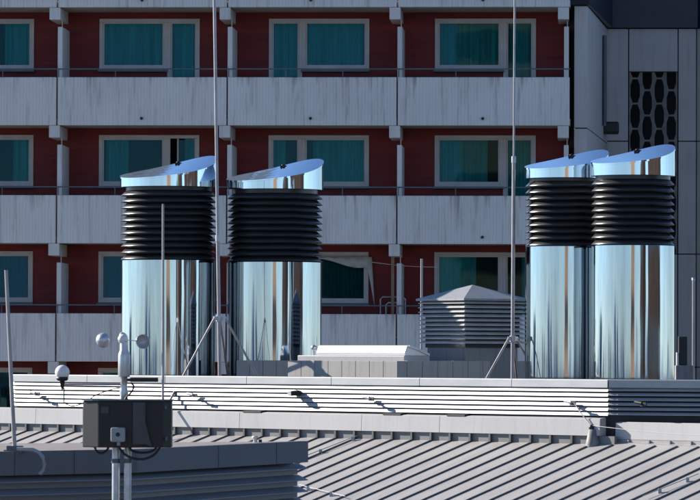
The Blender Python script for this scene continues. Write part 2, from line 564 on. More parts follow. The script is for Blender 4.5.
for j in range(-3, 4):
    for i in levels:
        h = zl(i)
        xs = seam[j]
        bw = 11.0 * PX
        off = -2.5 * PX if j < 3 else -7.0 * PX
        b = MB()
        b.box(xs + off - bw / 2, xs + off + bw / 2, 0.02, DEP - 0.003, h - 12.3 * PX, h - 0.004)
        b.build('beam', M['beam'], apt, bevel=0.01)
        # dividing screen between neighbouring balconies
        s = MB()
        so = 2.2 * PX if j < 3 else -4.0 * PX
        zt = AP.pix(58, 26.7, 0.05)[1]
        if i == 1: continue
        s.box(xs + so - 0.055, xs + so + 0.055, 0.05 + 0.10, DEP - 0.004, h + zb_floor + 0.003, h + zt)
        fo = s.build('divider_screen', M['beam'], apt, bevel=0.008)
        one(lambda g_: g_.tube([(xs + so + 0.02, 0.4, h + zt - 0.01), (xs + so + 0.02, 0.4, h + FH - 12.3 * PX)], 0.012, 6)).build('rod', M['frame'], fo)
# right-hand end: concrete end wall, oblique return wall, recessed wing with pierced screen
end = MB()
e0 = AP.pix(574.0, 150)[0]
e1 = AP.pix(587.0, 150)[0]
zT = AP.pix(587, 4.5)[1]
BOT = GROUND - AP.o.z
def stack(bm_fn, z_joints, zbot, ztop_):
    zs_ = [zbot] + z_joints + [ztop_]
    for a_, b_ in zip(zs_, zs_[1:]):
        bm_fn(a_ + 0.012, b_ - 0.012)
jz = [AP.pix(587, y)[1] for y in (364.5, 246, 127.5)]
stack(lambda a_, b_: end.box(e0, e1, 0.35, 0.7, a_, b_), jz, BOT, zT)
end.build('end_wall', M['concrete'], apt, bevel=0.012)
# dark recess between the balconies and the end wall
one(lambda g_: g_.box(xr, e0 - 0.01, 0.9, DEP + 1, BOT, zT)).build('recess', M['dark_gap'], apt)
WD = 8.0
w1 = AP.pix(607.5, 100, WD)[0]
rw = MB()
dx_, dy_ = w1 - e1, WD - 0.35
L_ = math.hypot(dx_, dy_)
def oblique(a_, b_):
    rw.add([(e1, 0.36, a_), (w1, WD, a_), (w1 - 0.3, WD + .1, a_), (e1 - 0.3, 0.71, a_), (e1, 0.36, b_), (w1, WD, b_), (w1 - 0.3, WD + .1, b_), (e1 - 0.3, 0.71, b_)],
           [(3, 2, 1, 0), (4, 5, 6, 7), (0, 1, 5, 4), (1, 2, 6, 5), (2, 3, 7, 6), (3, 0, 4, 7)])
stack(oblique, jz, BOT, zT - 0.0)
rw.build('return_wall', M['concrete'], apt)
# small opening with a dark hood low on the return wall
hx, hz = AP.pix(606.0, 128, WD - 1.2)
one(lambda g_: g_.box(hx - 0.10, hx + 0.32, WD - 1.6, WD - 1.1, hz - 0.16, hz + 0.14)).build('vent_hood', M['black'], apt, bevel=0.05)
px0, pz0 = AP.pix(602.5, 36, WD - 2.0)
one(lambda g_: g_.tube([(px0 + 0.05, WD - 2.2, hz), (px0 + 0.05, WD - 2.2, pz0)], 0.05, 8)).build('downpipe', M['rail'], apt)
wing = MB()
def wp(px, py=120):
    return AP.pix(px, py, WD)
ztw = wp(640, 28.5)[1]
js = [wp(650, y)[1] for y in (367, 254, 141.3)]
xa, xb, xc, xd = wp(607.5)[0], wp(628.5)[0], wp(678)[0], wp(696.5)[0]
zsc = wp(650, 72)[1]
zsb = wp(650, 254)[1]
def wpan(x0, x1, zz, lo_, hi_):
    stack(lambda a_, b_: wing.box(x0 + 0.012, x1 - 0.012, WD, WD + 0.3, a_, b_), zz, lo_, hi_)
wpan(xa - 0.2, xb, js, BOT, ztw)
wpan(xc, xd, js, BOT, ztw)
wpan(xb, xc, [], zsc, ztw)
wpan(xb, xc, [js[0]], BOT, zsb)
wing.build('wing_wall', M['concrete'], apt, bevel=0.012)
one(lambda g_: g_.box(xa, xd + 6, WD + 0.9, WD + 8, BOT, ztw + 1.2)).build('wing_core', M['dark_gap'], apt)
# pierced screen of tall hexagonal openings
scr = MB()
def hexscreen():
    cols = 4
    cw = (xc - xb - 0.03) / cols
    ch = 25.2 * 113.0 / F
    y0, y1 = WD + 0.04, WD + 0.22
    hw = cw * 0.39
    hh = ch * 0.465
    for c_ in range(cols):
        cx = xb + 0.015 + cw * (c_ + 0.5)
        zz = zsc - ch * (0.25 if c_ % 2 == 0 else 0.72) + ch * 0.5
        while zz > zsb - ch:
            zt_, zb_ = zz + ch / 2, zz - ch / 2
            hx_ = [(0, -hh), (hw, -hh * 0.5), (hw, hh * 0.5), (0.0, hh), (-hw, hh * 0.5), (-hw, -hh * 0.5)]
            hx_ = [(-hw * .55, -hh), (hw * .55, -hh), (hw, -hh * .45), (hw, hh * .45), (hw * .55, hh), (-hw * .55, hh), (-hw, hh * .45), (-hw, -hh * .45)]
            o_ = [(-cw / 2, -ch / 2), (cw / 2, -ch / 2), (cw / 2, -hh * .45), (cw / 2, hh * .45), (cw / 2, ch / 2), (-cw / 2, ch / 2), (-cw / 2, hh * .45), (-cw / 2, -hh * .45)]
            def cl(z):
                return min(max(z, zsb + 0.005), zsc - 0.005)
            n = len(hx_)
            vv = [(cx + x, y0, cl(zz + z)) for x, z in o_] + [(cx + x, y0, cl(zz + z)) for x, z in hx_] + [(cx + x, y1, cl(zz + z)) for x, z in hx_]
            fs = []
            for q in range(n):
                q2 = (q + 1) % n
                fs.append((q, q2, n + q2, n + q))
                fs.append((n + q, n + q2, 2 * n + q2, 2 * n + q))
            scr.add(vv, fs)
            zz -= ch
hexscreen()
scr.build('pierced_screen', M['block'], apt)
# wall turning away at the far right
rr = MB()
def fr_(a_, b_):
    rr.add([(xd + 0.01, WD + 0.02, a_), (xd + 5, WD - 5.0, a_), (xd + 5.3, WD - 4.8, a_), (xd + 0.3, WD + 0.3, a_), (xd + 0.01, WD + 0.02, b_), (xd + 5, WD - 5.0, b_), (xd + 5.3, WD - 4.8, b_), (xd + 0.3, WD + 0.3, b_)],
           [(3, 2, 1, 0), (4, 5, 6, 7), (0, 1, 5, 4), (1, 2, 6, 5), (2, 3, 7, 6), (3, 0, 4, 7)])
stack(fr_, js, BOT, ztw)
rr.build('side_wall', M['concrete'], apt)
# dark attic cladding
at_ = MB()
at_.box(e0 - 0.6, e1 + 0.05, 0.25, 1.2, zT + 0.01, zT + 1.6)
at_.add([(e1 + .05, 0.25, zT + .01), (w1 + 0.12, WD - 0.12, ztw + .01), (w1 - 1.0, WD - 0.12, ztw + .01), (e1 - 1.0, 0.25, zT + .01),
         (e1 + .05, 0.25, zT + 1.6), (w1 + 0.12, WD - 0.12, zT + 1.6), (w1 - 1.0, WD - 0.12, zT + 1.6), (e1 - 1.0, 0.25, zT + 1.6)],
        [(3, 2, 1, 0), (4, 5, 6, 7), (0, 1, 5, 4), (1, 2, 6, 5), (2, 3, 7, 6), (3, 0, 4, 7)])
at_.box(w1 - 0.4, xd + 0.02, WD - 0.10, WD + 0.8, ztw + 0.01, zT + 1.6)
at_.add([(xd + .02, WD - .10, ztw + .01), (xd + 5, WD - 5.2, ztw + .01), (xd + 6, WD - 4, ztw + .01), (xd + .5, WD + .7, ztw + .01),
         (xd + .02, WD - .10, zT + 1.6), (xd + 5, WD - 5.2, zT + 1.6), (xd + 6, WD - 4, zT + 1.6), (xd + .5, WD + .7, zT + 1.6)],
        [(3, 2, 1, 0), (4, 5, 6, 7), (0, 1, 5, 4), (1, 2, 6, 5), (2, 3, 7, 6), (3, 0, 4, 7)])
at_.build('attic_cladding', M['attic'], apt)

# ------------------------------------------------------------------ near building with louvred parapet and seam roof
TH = R(47.0)
NP = Plane(at(350, 377.3, 74.0), TH)
near = thing('low_roof_building', 'low building with white louvred parapet above a grey standing seam metal roof', 'building', NP.o, -TH)
def nz(y):
    return NP.pix(350, y)[1]
zc0, zc1 = nz(384.8), 0.0
zsl0 = nz(412.0)
zb1, zb0 = nz(413.8), nz(430.2)
zup = nz(438.2)
aL = NP.pix(13.0, 375)[0]
aC = NP.pix(609.0, 381)[0]
aLL = aL - 9.0
RT = R(22.0)                       # the right-hand run turns back by this angle
rdir = Vector((math.cos(RT), math.sin(RT), 0))
LR = 6.0
c0 = Vector((aL, 0, 0))
c1 = Vector((aC, 0, 0))
c2 = c1 + rdir * LR
NS = 6
pitch = (zc0 - zsl0) / NS
def run(p, q, deep=False):
    cap = MB(); sl = MB(); bk = MB()
    a_ = (q - p).normalized()
    L = (q - p).length
    n_j = max(1, int(L / 1.9))
    for kk in range(n_j):
        u0, u1 = L * kk / n_j, L * (kk + 1) / n_j
        cap.sweep([(0.030, zc0), (0.028, -0.012), (0.018, 0.0), (-0.36, 0.004), (-0.36, zc0)], p + a_ * (u0 + 0.006), p + a_ * (u1 - 0.006))
    for kk in range(NS):
        zt = zc0 - pitch * kk - 0.008
        zb = zt - pitch + 0.018
        if deep:  # slats cut short so dark backing shows, shaping shade into this run
            sl.sweep([(0.006, zt), (0.030, zt - 0.036), (0.030, zt - 0.042), (0.022, zt - 0.042), (-0.012, zt - 0.008)], p + a_ * 0.004, q - a_ * 0.004)
            continue
        sl.sweep([(0.0, zt), (0.024, zb + 0.006), (0.024, zb), (0.018, zb), (-0.008, zt - 0.006)], p + a_ * 0.004, q - a_ * 0.004)
    bk.sweep([(-0.02, zc0 - 0.002), (-0.02, zb0 - .2), (-0.30, zb0 - .2), (-0.30, zc0 - 0.002)], p + a_ * 0.002, q - a_ * 0.01)
    cap.build('parapet_cap', M['cap_metal'], near)
    sl.build('louvre_panel', M['parapet_metal'], near)
    bk.build('louvre_backing', M['dark_gap'], near)
run(c0, c1)
run(c1 + Vector((0.004, 0.0, 0)), c2, True)
# broad flashing band under the louvres, in folded lengths
bjoin = [aLL] + [NP.pix(x, 420)[0] for x in (41.0, 245.0, 367.0, 445.0)] + [NP.pix(605.5, 425)[0]]
fb = MB()
for u0, u1 in zip(bjoin, bjoin[1:]):
    fb.sweep([(0.13, zb0), (0.12, zb1 - 0.014), (0.10, zb1), (-0.015, zb1 + 0.012), (-0.015, zb0)], (u0 + 0.005, 0, 0), (u1 - 0.005, 0, 0))
fb.build('flashing_band', M['flash'], near)
for x in (248, 388, 452):
    u0 = NP.pix(x, 412)[0]
    u1 = NP.pix(x + 18, 412)[0]
    lap = MB()  # dark strip standing in for the shading at a panel lap
    lap.sweep([(0.125, zb1 - 0.004), (0.118, zb1 + 0.022), (0.0, zb1 + 0.03), (0.0, zb1 - 0.004)], (u0, 0, 0), (u1, 0, 0))
    lap.build('lap_shade_strip', M['dark_gap'], near)
SL = 0.30
y_up = -0.085
def roofz(y):
    return zup + (y - y_up) * SL if y < y_up else zup
RL = 9.0
aR = aC + 7
upst = MB()
upst.box(aLL, aC + 0.2, y_up, -0.03, zup - 0.3, zb0 - 0.004)
upst.build('upstand', M['upstand'], near)
rf = MB()
yo = y_up - RL
rf.add([(aLL, y_up, roofz(y_up)), (aR, y_up, roofz(y_up)), (aR, yo, roofz(yo)), (aLL, yo, roofz(yo)),
        (aLL, y_up, roofz(y_up) - 0.2), (aR, y_up, roofz(y_up) - 0.2), (aR, yo, roofz(yo) - 0.2), (aLL, yo, roofz(yo) - 0.2)],
       [(0, 1, 2, 3), (7, 6, 5, 4), (0, 4, 5, 1), (1, 5, 6, 2), (2, 6, 7, 3), (3, 7, 4, 0)])
rf.add([(aC + .02, 1.2, roofz(y_up) + 1.285 * SL), (aR, 1.2, roofz(y_up) + 1.285 * SL), (aR, y_up + .001, roofz(y_up)), (aC + .02, y_up + .001, roofz(y_up)),
        (aC + .02, 1.2, roofz(y_up) - .2), (aR, 1.2, roofz(y_up) - .2), (aR, y_up + .001, roofz(y_up) - .2), (aC + .02, y_up + .001, roofz(y_up) - .2)],
       [(0, 1, 2, 3), (7, 6, 5, 4), (0, 4, 5, 1), (1, 5, 6, 2), (2, 6, 7, 3), (3, 7, 4, 0)])
rf.build('seam_roof', M['roof'], near)
tabs = [NP.pix(x, 436, -0.09)[0] for x in (412.6, 432.0, 451.5)]
sp = (tabs[2] - tabs[0]) / 2
sm = MB()
k0 = int((aLL - tabs[0]) / sp) + 1
k1 = int((aR - tabs[0]) / sp)
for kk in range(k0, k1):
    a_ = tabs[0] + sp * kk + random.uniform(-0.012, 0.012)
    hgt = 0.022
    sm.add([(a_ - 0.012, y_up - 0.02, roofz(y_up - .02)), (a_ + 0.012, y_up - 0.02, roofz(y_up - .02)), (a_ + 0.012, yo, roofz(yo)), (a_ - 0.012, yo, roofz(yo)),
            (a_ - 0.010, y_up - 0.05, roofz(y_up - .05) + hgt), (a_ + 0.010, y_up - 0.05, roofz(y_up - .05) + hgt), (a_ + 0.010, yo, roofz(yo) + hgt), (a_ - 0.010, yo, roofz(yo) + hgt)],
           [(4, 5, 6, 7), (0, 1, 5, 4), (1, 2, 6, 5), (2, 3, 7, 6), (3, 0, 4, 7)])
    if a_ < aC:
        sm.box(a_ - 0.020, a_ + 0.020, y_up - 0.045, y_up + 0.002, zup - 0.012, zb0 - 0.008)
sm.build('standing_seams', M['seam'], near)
# right-hand flashing: comes towards the viewer, leaving a dark gutter behind it
b0 = Vector((NP.pix(615.0, 421)[0], 0.16, 0))
BT = R(-2.0)
bdir = Vector((math.cos(BT), math.sin(BT), 0))
b1 = b0 + bdir * 7
rbnd = MB()
dz_ = -0.05
for kk in range(3):
    rbnd.sweep([(0.104, zb0 + dz_), (0.10, zb1 + dz_ - .014), (0.07, zb1 + dz_), (-0.30, zb1 + dz_ - 0.02), (-0.30, zb0 + dz_)], b0 + bdir * (7 / 3 * kk), b0 + bdir * (7 / 3 * (kk + 1) - 0.008))
rbnd.build('eaves_flashing', M['flash'], near)
rup = MB()
rup.sweep([(0.10, zb0 + dz_ - .5), (0.10, zb0 + dz_ - 0.004), (-0.2, zb0 + dz_ - 0.004), (-0.2, zb0 + dz_ - .5)], b0 + bdir * 0.02, b1)
for kk in range(12):
    u_ = 0.35 + sp * kk
    p = b0 + bdir * u_ - Vector((0, 0.11, 0))
    rup.box(p.x - 0.012, p.x + 0.012, p.y - 0.02, p.y + 0.04, zb0 - 0.5, zb0 + dz_ - 0.008)
rup.build('eaves_upstand', M['roof'], near)
# body and flat roof deck
DK = -0.95
body = MB()
poly = [(aL + .05, 0.31), (aC, 0.31), (aC + 8 * math.cos(RT), 0.31 + 8 * math.sin(RT)), (aC + 8, 24), (aL + .05, 24)]
body.prism(poly, GROUND - NP.o.z, DK)
body.build('flat_roof_deck', M['deck'], near)
low = MB()
low.prism([(aLL, 0.30), (aLL, yo - 0.5), (aR, yo - 0.5), (aR, 0.30)], GROUND - NP.o.z, roofz(yo) - 0.3)
low.build('walls', M['concrete'], near)
low2 = MB()
low2.prism([(aLL, 0.30), (aLL, -0.02), (aL + .04, -0.02), (aL + .04, 0.30)], GROUND - NP.o.z, zb0 - 0.01)
low2.build('side_upstand', M['concrete'], near)
deck_z = NP.o.z + DK

# ------------------------------------------------------------------ chimneys
def chimney(name, label, cx, wcyl, wcap, yb, yl, ytopl, ytopr, y_cyl, n_bl, Y, wl):
    """all y and widths in photograph pixels, converted to metres at distance Y"""
    k = Y / F
    base = at(cx, HOR, Y)
    def z(y):
        return at(cx, y, Y).z
    t = thing(name, label, 'chimney', (base.x, Y, deck_z), 0, 'polished steel exhaust chimneys on the flat roof')
    o = deck_z
    Rc, Rp, Rl = wcyl * k / 2, wcap * k / 2, wl * k / 2
    zc = z(y_cyl) - o
    N = 96
    b = MB()
    b.lathe([(Rc, 0.0), (Rc, 0.05), (Rc, zc - 0.05), (Rc, zc - 0.012)], N)
    b.lathe([(Rc, zc - 0.012), (Rc - 0.008, zc), (Rc * 0.86, zc + 0.004), (Rc * 0.86, zc - 0.25)], N, smooth=False)
    b.build('shaft', M['shaft_steel'], t)
    one(lambda g_: g_.lathe([(Rc + 0.09, 0), (Rc + 0.09, 0.05), (Rc + 0.004, 0.07)], N)).build('base_flange', M['galv'], t)
    zl_ = z(yl) - o
    one(lambda g_: g_.lathe([(Rl * 0.865, zc - 0.2), (Rl * 0.865, zl_ + 0.1)], 48)).build('core', M['black'], t)
    p = (zl_ - zc) / n_bl
    bl = MB()
    for q in range(n_bl):
        z0 = zc + 0.012 + p * q
        prof = [(Rl, z0), (Rl * 0.885, z0 + p * 0.78), (Rl * 0.88, z0 + p * 0.76), (Rl * 0.985, z0 - 0.006), (Rl, z0 - 0.006)]
        bl.lathe(prof, N, closed=True)
    bl.build('louvre_rings', M['blade'], t)
    zb_ = z(yb) - o
    one(lambda g_: g_.lathe([(Rl * 0.90, zl_ - 0.02), (Rl * 0.90, zb_ + 0.03)], N)).build('neck', M['blade'], t)
    # obliquely cut cap
    sc_ = Rp / 48.0
    zm = z(ytopl) - o + 6.5 * sc_
    def zlid(x, y):
        u, v = x / Rp, y / Rp
        return zm + sc_ * (8.5 * u + 2.0 * u * u + v * (7.3 + 3.2 * u + 2.2 * u * u))
    cp_ = MB()
    top, bot, inn = [], [], []
    for q in range(N):
        a_ = 2 * math.pi * q / N
        x, y = Rp * math.cos(a_), Rp * math.sin(a_)
        top.append((x, y, zlid(x, y)))
        bot.append((x, y, zb_))
        inn.append((x * 0.90, y * 0.90, zb_ + 0.01))
    vv = bot + top
    cp_.add(vv, [(q, (q + 1) % N, N + (q + 1) % N, N + q) for q in range(N)], True)
    cp_.add(bot + inn, [(q, N + q, N + (q + 1) % N, (q + 1) % N) for q in range(N)])
    cp_.add(bot, [tuple(range(N))])
    cp_.build('cap', M['steel'], t)
    tp = MB()
    NR = 14
    rows = []
    for r_ in range(NR + 1):
        f = 1.010 * r_ / NR
        rows.append([(Rp * f * math.cos(2 * math.pi * q / N), Rp * f * math.sin(2 * math.pi * q / N)) for q in range(N)])
    vv = [(0, 0, zlid(0, 0) + 0.014)] + [(x, y, zlid(x, y) + 0.014) for r_ in rows[1:] for x, y in r_]
    fs = [(0, 1 + q, 1 + (q + 1) % N) for q in range(N)]
    for r_ in range(NR - 1):
        for q in range(N):
            fs.append((1 + r_ * N + q, 1 + (r_ + 1) * N + q, 1 + (r_ + 1) * N + (q + 1) % N, 1 + r_ * N + (q + 1) % N))
    tp.add(vv, fs, True)
    rim = rows[-1]
    tp.add([(x, y, zlid(x, y) + 0.014) for x, y in rim] + [(x, y, zlid(x, y) - 0.012) for x, y in rim], [(q, (q + 1) % N, N + (q + 1) % N, N + q) for q in range(N)])
    tp.build('cap_lid', M['steel'], t)
    ex, ey = Rp * 0.16, Rp * 0.80
    ez = zlid(ex, ey) + 0.012
    ey_ = MB()
    ey_.box(ex - 0.06, ex + 0.06, ey - 0.03, ey + 0.03, ez - 0.01, ez + 0.02)
    ey_.tube([(ex - 0.025, ey, ez + 0.01), (ex - 0.025, ey, ez + 0.025), (ex, ey, ez + 0.034), (ex + 0.025, ey, ez + 0.025), (ex + 0.025, ey, ez + 0.01)], 0.012, 8)
    ey_.build('lifting_eye', M['black'], t)
    return t
chimney('steel_chimney', 'leftmost polished steel chimney, standing behind the weather station whip antenna',
        166.3, 94.5, 97.5, 188.5, 191, 178.3, 163.0, 260.0, 11, 80.5, 95.5)
chimney('steel_chimney', 'polished steel chimney directly left of the glinting skylight, second from the left',
        273.7, 94.0, 96.5, 191.0, 194, 181.0, 167.0, 262.0, 11, 80.5, 95.0)
chimney('steel_chimney', 'polished steel chimney partly hidden behind its right neighbour, next to the pyramid roofed vent',
        568.3, 82.5, 83.5, 180.0, 182, 169.5, 155.5, 246.5, 10, 74.7, 82.5)
chimney('steel_chimney', 'rightmost polished steel chimney, in front of the pierced concrete screen',
        635.3, 83.0, 84.0, 177.5, 180, 164.5, 151.5, 245.5, 10, 73.3, 83.0)

# ------------------------------------------------------------------ louvred vent with pyramid roof
def ypix(px, py, Y):
    return at(px, py, Y)
vc = at(465.3, HOR, 76.64)
VT = R(55.0)
VP = Plane((vc.x, 76.64, 0), -(math.pi / 2 - VT))
kk_ = 76.64 / F
VS = 1.34
vent = thing('roof_ventilator', 'louvred box ventilator with a shallow pyramid roof beside the chimneys', 'vent', (vc.x, 76.64, deck_z), math.pi / 2 - VT)
# local frame: near corner at origin, x runs away to the right, y runs away to the left
def vz(y):
    return at(465, y, 76.64).z - deck_z
ze, zlb, za = vz(298.0), vz(344.5), vz(283.6)
def ring(bm_, o0, o1, zt, zb, th):
    """one storey of sloping blade round the square"""
    a0, b0_ = -o0, VS + o0
    a1, b1_ = -o1, VS + o1
    t = [(a0, a0, zt), (b0_, a0, zt), (b0_, b0_, zt), (a0, b0_, zt)]
    m = [(a1, a1, zb), (b1_, a1, zb), (b1_, b1_, zb), (a1, b1_, zb)]
    l = [(a1, a1, zb - th), (b1_, a1, zb - th), (b1_, b1_, zb - th), (a1, b1_, zb - th)]
    r_ = [(a0 + .02, a0 + .02, zt - th), (b0_ - .02, a0 + .02, zt - th), (b0_ - .02, b0_ - .02, zt - th), (a0 + .02, b0_ - .02, zt - th)]
    fs = []
    for q in range(4):
        q2 = (q + 1) % 4
        fs += [(q, q2, 4 + q2, 4 + q), (4 + q, 4 + q2, 8 + q2, 8 + q), (8 + q, 8 + q2, 12 + q2, 12 + q), (12 + q, 12 + q2, q2, q)]
    bm_.add(t + m + l + r_, fs)
vb = MB()
nb = 10
pv = (ze - 0.03 - zlb) / nb
for q in range(nb):
    zt = ze - 0.04 - pv * q
    ring(vb, -0.07, 0.0, zt, zt - pv * 0.46, 0.010)
vb.build('louvre_rings', M['grey_plate'], vent)
one(lambda g_: g_.box(0.09, VS - 0.09, 0.09, VS - 0.09, zlb - 0.05, ze)).build('core', M['black'], vent)
one(lambda g_: g_.box(0.115, VS - 0.115, 0.115, VS - 0.115, 0, zlb - 0.01)).build('base', M['unit_base'], vent)
pr = MB()
e_ = 0.03
cz_ = VS / 2
pr.add([(-e_, -e_, ze), (VS + e_, -e_, ze), (VS + e_, VS + e_, ze), (-e_, VS + e_, ze), (cz_, cz_, za),
        (-e_, -e_, ze - 0.035), (VS + e_, -e_, ze - 0.035), (VS + e_, VS + e_, ze - 0.035), (-e_, VS + e_, ze - 0.035)],
       [(0, 1, 4), (1, 2, 4), (2, 3, 4), (3, 0, 4), (0, 5, 6, 1), (1, 6, 7, 2), (2, 7, 8, 3), (3, 8, 5, 0), (8, 7, 6, 5)])
pr.build('pyramid_roof', M['vent_roof'], vent)

# ------------------------------------------------------------------ concrete curb and skylight
CB = Plane(at(398, 376, 75.6), R(47))
curb = thing('roof_curb', 'low concrete curb on the flat roof in front of the chimneys', 'curb', CB.o, -CB.t)
zct = CB.pix(398, 361.0)[1]
def CB_loc(p):
    v = p - CB.o
    return Vector((v.dot(CB.u), v.dot(CB.i), 0))
zcb = deck_z - CB.o.z
aw = CB.pix(287, 366)[0]
cm = MB()
nn = int(-aw / 0.335)
for q in range(nn):
    u0 = aw * (q + 1) / nn
    u1 = aw * q / nn
    cm.box(u0 + 0.004, u1 - 0.004, 0, 0.22, zcb, zct)
cm.build('front_wall', M['curb'], curb, bevel=0.006)
ca, cb2 = at(235, 360.3, 79.25), at(289, 360.3, 78.8)
cdv = Vector((cb2.x - ca.x, cb2.y - ca.y, 0))
Lc = cdv.length
cdv.normalize()
lc = MB()
for q in range(4):
    a_, b_ = ca + cdv * (Lc * q / 4 + .004), ca + cdv * (Lc * (q + 1) / 4 - .004)
    lc.sweep([(0, zcb), (0, ca.z - CB.o.z), (-.2, ca.z - CB.o.z), (-.2, zcb)], [CB_loc(a_)][0], [CB_loc(b_)][0])
lc.build('rear_wall', M['curb'], curb, bevel=0.006)
cm = MB()
for q in range(8):
    u0 = 0.36 * q
    cm.box(-0.24, -0.004, 0.23 + u0, 0.23 + u0 + 0.352, zcb, zct + 0.004)
cm.build('side_wall', M['curb'], curb, bevel=0.006)

# skylight: white kerb frame with a wedge lid, its steep polished face towards the sun
hv = ((-d) + Vector((0, -1, 0.02))).normalized()
ST = math.atan2(-hv.x, -hv.y)
TILT = hv.z / math.hypot(hv.x, hv.y)
ST = R(45)
SK = Plane(at(405, 358.6, 76.3), ST)
sky_t = thing('roof_skylight', 'white framed roof skylight glinting in the sun behind the concrete curb', 'skylight', SK.o, -ST)
skx = SK.pix(297, 357)[0]
slx = SK.pix(315, 352)[0]
zk1 = SK.pix(405, 355.6)[1]
SW = 0.62
zd_ = deck_z - SK.o.z
one(lambda g_: g_.box(skx, 0.0, 0.0, SW, zd_, zk1)).build('frame', M['flash'], sky_t, bevel=0.012)
zl1 = SK.pix(404, 345.2)[1]
prof = [(0.03, zk1 + 0.003), (0.03, zk1 + 0.035), (0.03 + (zl1 - zk1 - 0.047) * TILT, zl1 - 0.012), (0.105, zl1), (0.34, zl1 - 0.055), (SW - 0.02, zk1 + 0.03), (SW - 0.02, zk1 + 0.003)]
lidb = MB()
n = len(prof)
lidb.add([(slx, y, z) for y, z in prof] + [(-0.012, y, z) for y, z in prof], [tuple(range(n)), tuple(range(n, 2 * n))[::-1]] + [(i, n + i, n + (i + 1) % n, (i + 1) % n) for i in range(n)])
lidb.build('lid', M['acrylic'], sky_t, bevel=0.006)
gp = MB()  # metal plate added on the lid, tilted to throw the sun's glint
pa, pb = Vector((0, 0.030, zk1 + 0.045)), Vector((0, 0.030 + (zl1 - zk1 - 0.061) * TILT, zl1 - 0.016))
nv = Vector((0, -(pb - pa).z, (pb - pa).y)).normalized() * 0.006
gp.add([(slx + 0.01, p.y, p.z) for p in (pa, pb)] + [(-0.02, p.y, p.z) for p in (pb, pa)] + [(slx + 0.01, p.y + nv.y, p.z + nv.z) for p in (pa, pb)] + [(-0.02, p.y + nv.y, p.z + nv.z) for p in (pb, pa)],
       [(0, 1, 2, 3), (7, 6, 5, 4), (0, 4, 5, 1), (1, 5, 6, 2), (2, 6, 7, 3), (3, 7, 4, 0)])
gp.build('glint_plate', M['polish'], sky_t)
edge = MB()
edge.add([(0.0, y, z + dz) for dz in (-0.035, 0.006) for y, z in prof[3:6]] + [(0.02, y, z + dz) for dz in (-0.035, 0.006) for y, z in prof[3:6]],
         [(0, 1, 4, 3), (1, 2, 5, 4), (6, 9, 10, 7), (7, 10, 11, 8), (3, 4, 10, 9), (4, 5, 11, 10), (0, 6, 7, 1), (1, 7, 8, 2), (0, 3, 9, 6), (2, 8, 11, 5)])
edge.build('edge_trim', M['white_metal'], sky_t)
hg = MB()
hx2, hz2 = SK.pix(313.5, 347.5, 0.1)
hg.lathe([(0.0, -0.05), (0.045, -0.03), (0.055, 0.0), (0.045, 0.03), (0, 0.05)], 12, (hx2, 0.1, hz2))
hg.tube([(hx2, 0.1, hz2), (hx2, 0.1, zk1)], 0.02, 8)
hg.build('hinge', M['galv'], sky_t)

# ------------------------------------------------------------------ antenna masts with stays
def mast(label, xt, yt, xb, yc, stays, Y, r_low, r_up, y_joint):
    b = at(xb, 378, Y)
    t = thing('antenna_mast', label, 'mast', (b.x, Y, deck_z), 0, 'guyed steel masts on the flat roof')
    O = Vector((b.x, Y, deck_z))
    top = at(xt, yt, Y) - O
    bot = Vector((0, 0, 0))
    def on(y):
        p = at(xb, y, Y) - O
        f = p.z / top.z
        return bot.lerp(top, f)
    jn = on(y_joint)
    one(lambda g_: g_.tube([bot, jn], r_low, 12)).build('lower_pole', M['pole'], t)
    one(lambda g_: g_.tube([jn - (top - jn).normalized() * .1, top], r_up, 12)).build('upper_pole', M['pole'], t)
    one(lambda g_: g_.tube([jn - Vector((0, 0, .06)), jn + Vector((0, 0, .05))], r_low + .008, 12)).build('joint_sleeve', M['galv'], t)
    c_ = on(yc)
    cb = MB()
    cb.tube([c_ - Vector((0, 0, .05)), c_ + Vector((0, 0, .05))], r_low + 0.022, 12)
    for (px, py, dy) in stays:
        a_ = (at(px, py, Y + dy) - O)
        a_.z = c_.z
        dr = (a_ - c_).normalized()
        cb.bar(c_ + dr * 0.03, c_ + dr * 0.13, 0.03, 0.07)
    cb.build('collar', M['galv'], t)
    for (px, py, dy) in stays:
        e = at(px, py, Y + dy) - O
        dr = e - c_
        e2 = c_ + dr * (c_.z / (c_.z - e.z))
        a_ = e.copy(); a_.z = c_.z
        st = c_ + (a_ - c_).normalized() * 0.11
        one(lambda g_: g_.tube([st, e2], 0.020, 8)).build('stay', M['pole'], t)
    one(lambda g_: g_.box(-0.14, 0.14, -0.14, 0.14, 0, 0.02)).build('foot_plate', M['galv'], t)
mast('tall guyed steel mast between the two left chimneys', 217.2, -150, 219.2, 318, [(183.5, 376, -0.6), (252, 374, 0.1), (226, 376, 1.4)], 78.0, 0.032, 0.027, 238)
mast('slim guyed steel mast standing in front of the pyramid roofed vent', 510.0, -90, 514.2, 338.5, [(491.5, 377, -0.5), (528, 362, 0.3), (518, 372, 1.2)], 74.6, 0.030, 0.016, 161)

rod0 = at(421.8, 258.7, 84)
rt = thing('thin_rod', 'thin upright rod rising behind the left edge of the pyramid roofed vent', 'rod', (rod0.x, 84, deck_z))
one(lambda g_: g_.tube([(0, 0, 0), (0, 0, rod0.z - deck_z)], 0.022, 8)).build('shaft', M['pole'], rt)
one(lambda g_: g_.box(-.09, .09, -.09, .09, 0, .03)).build('foot_plate', M['galv'], rt)

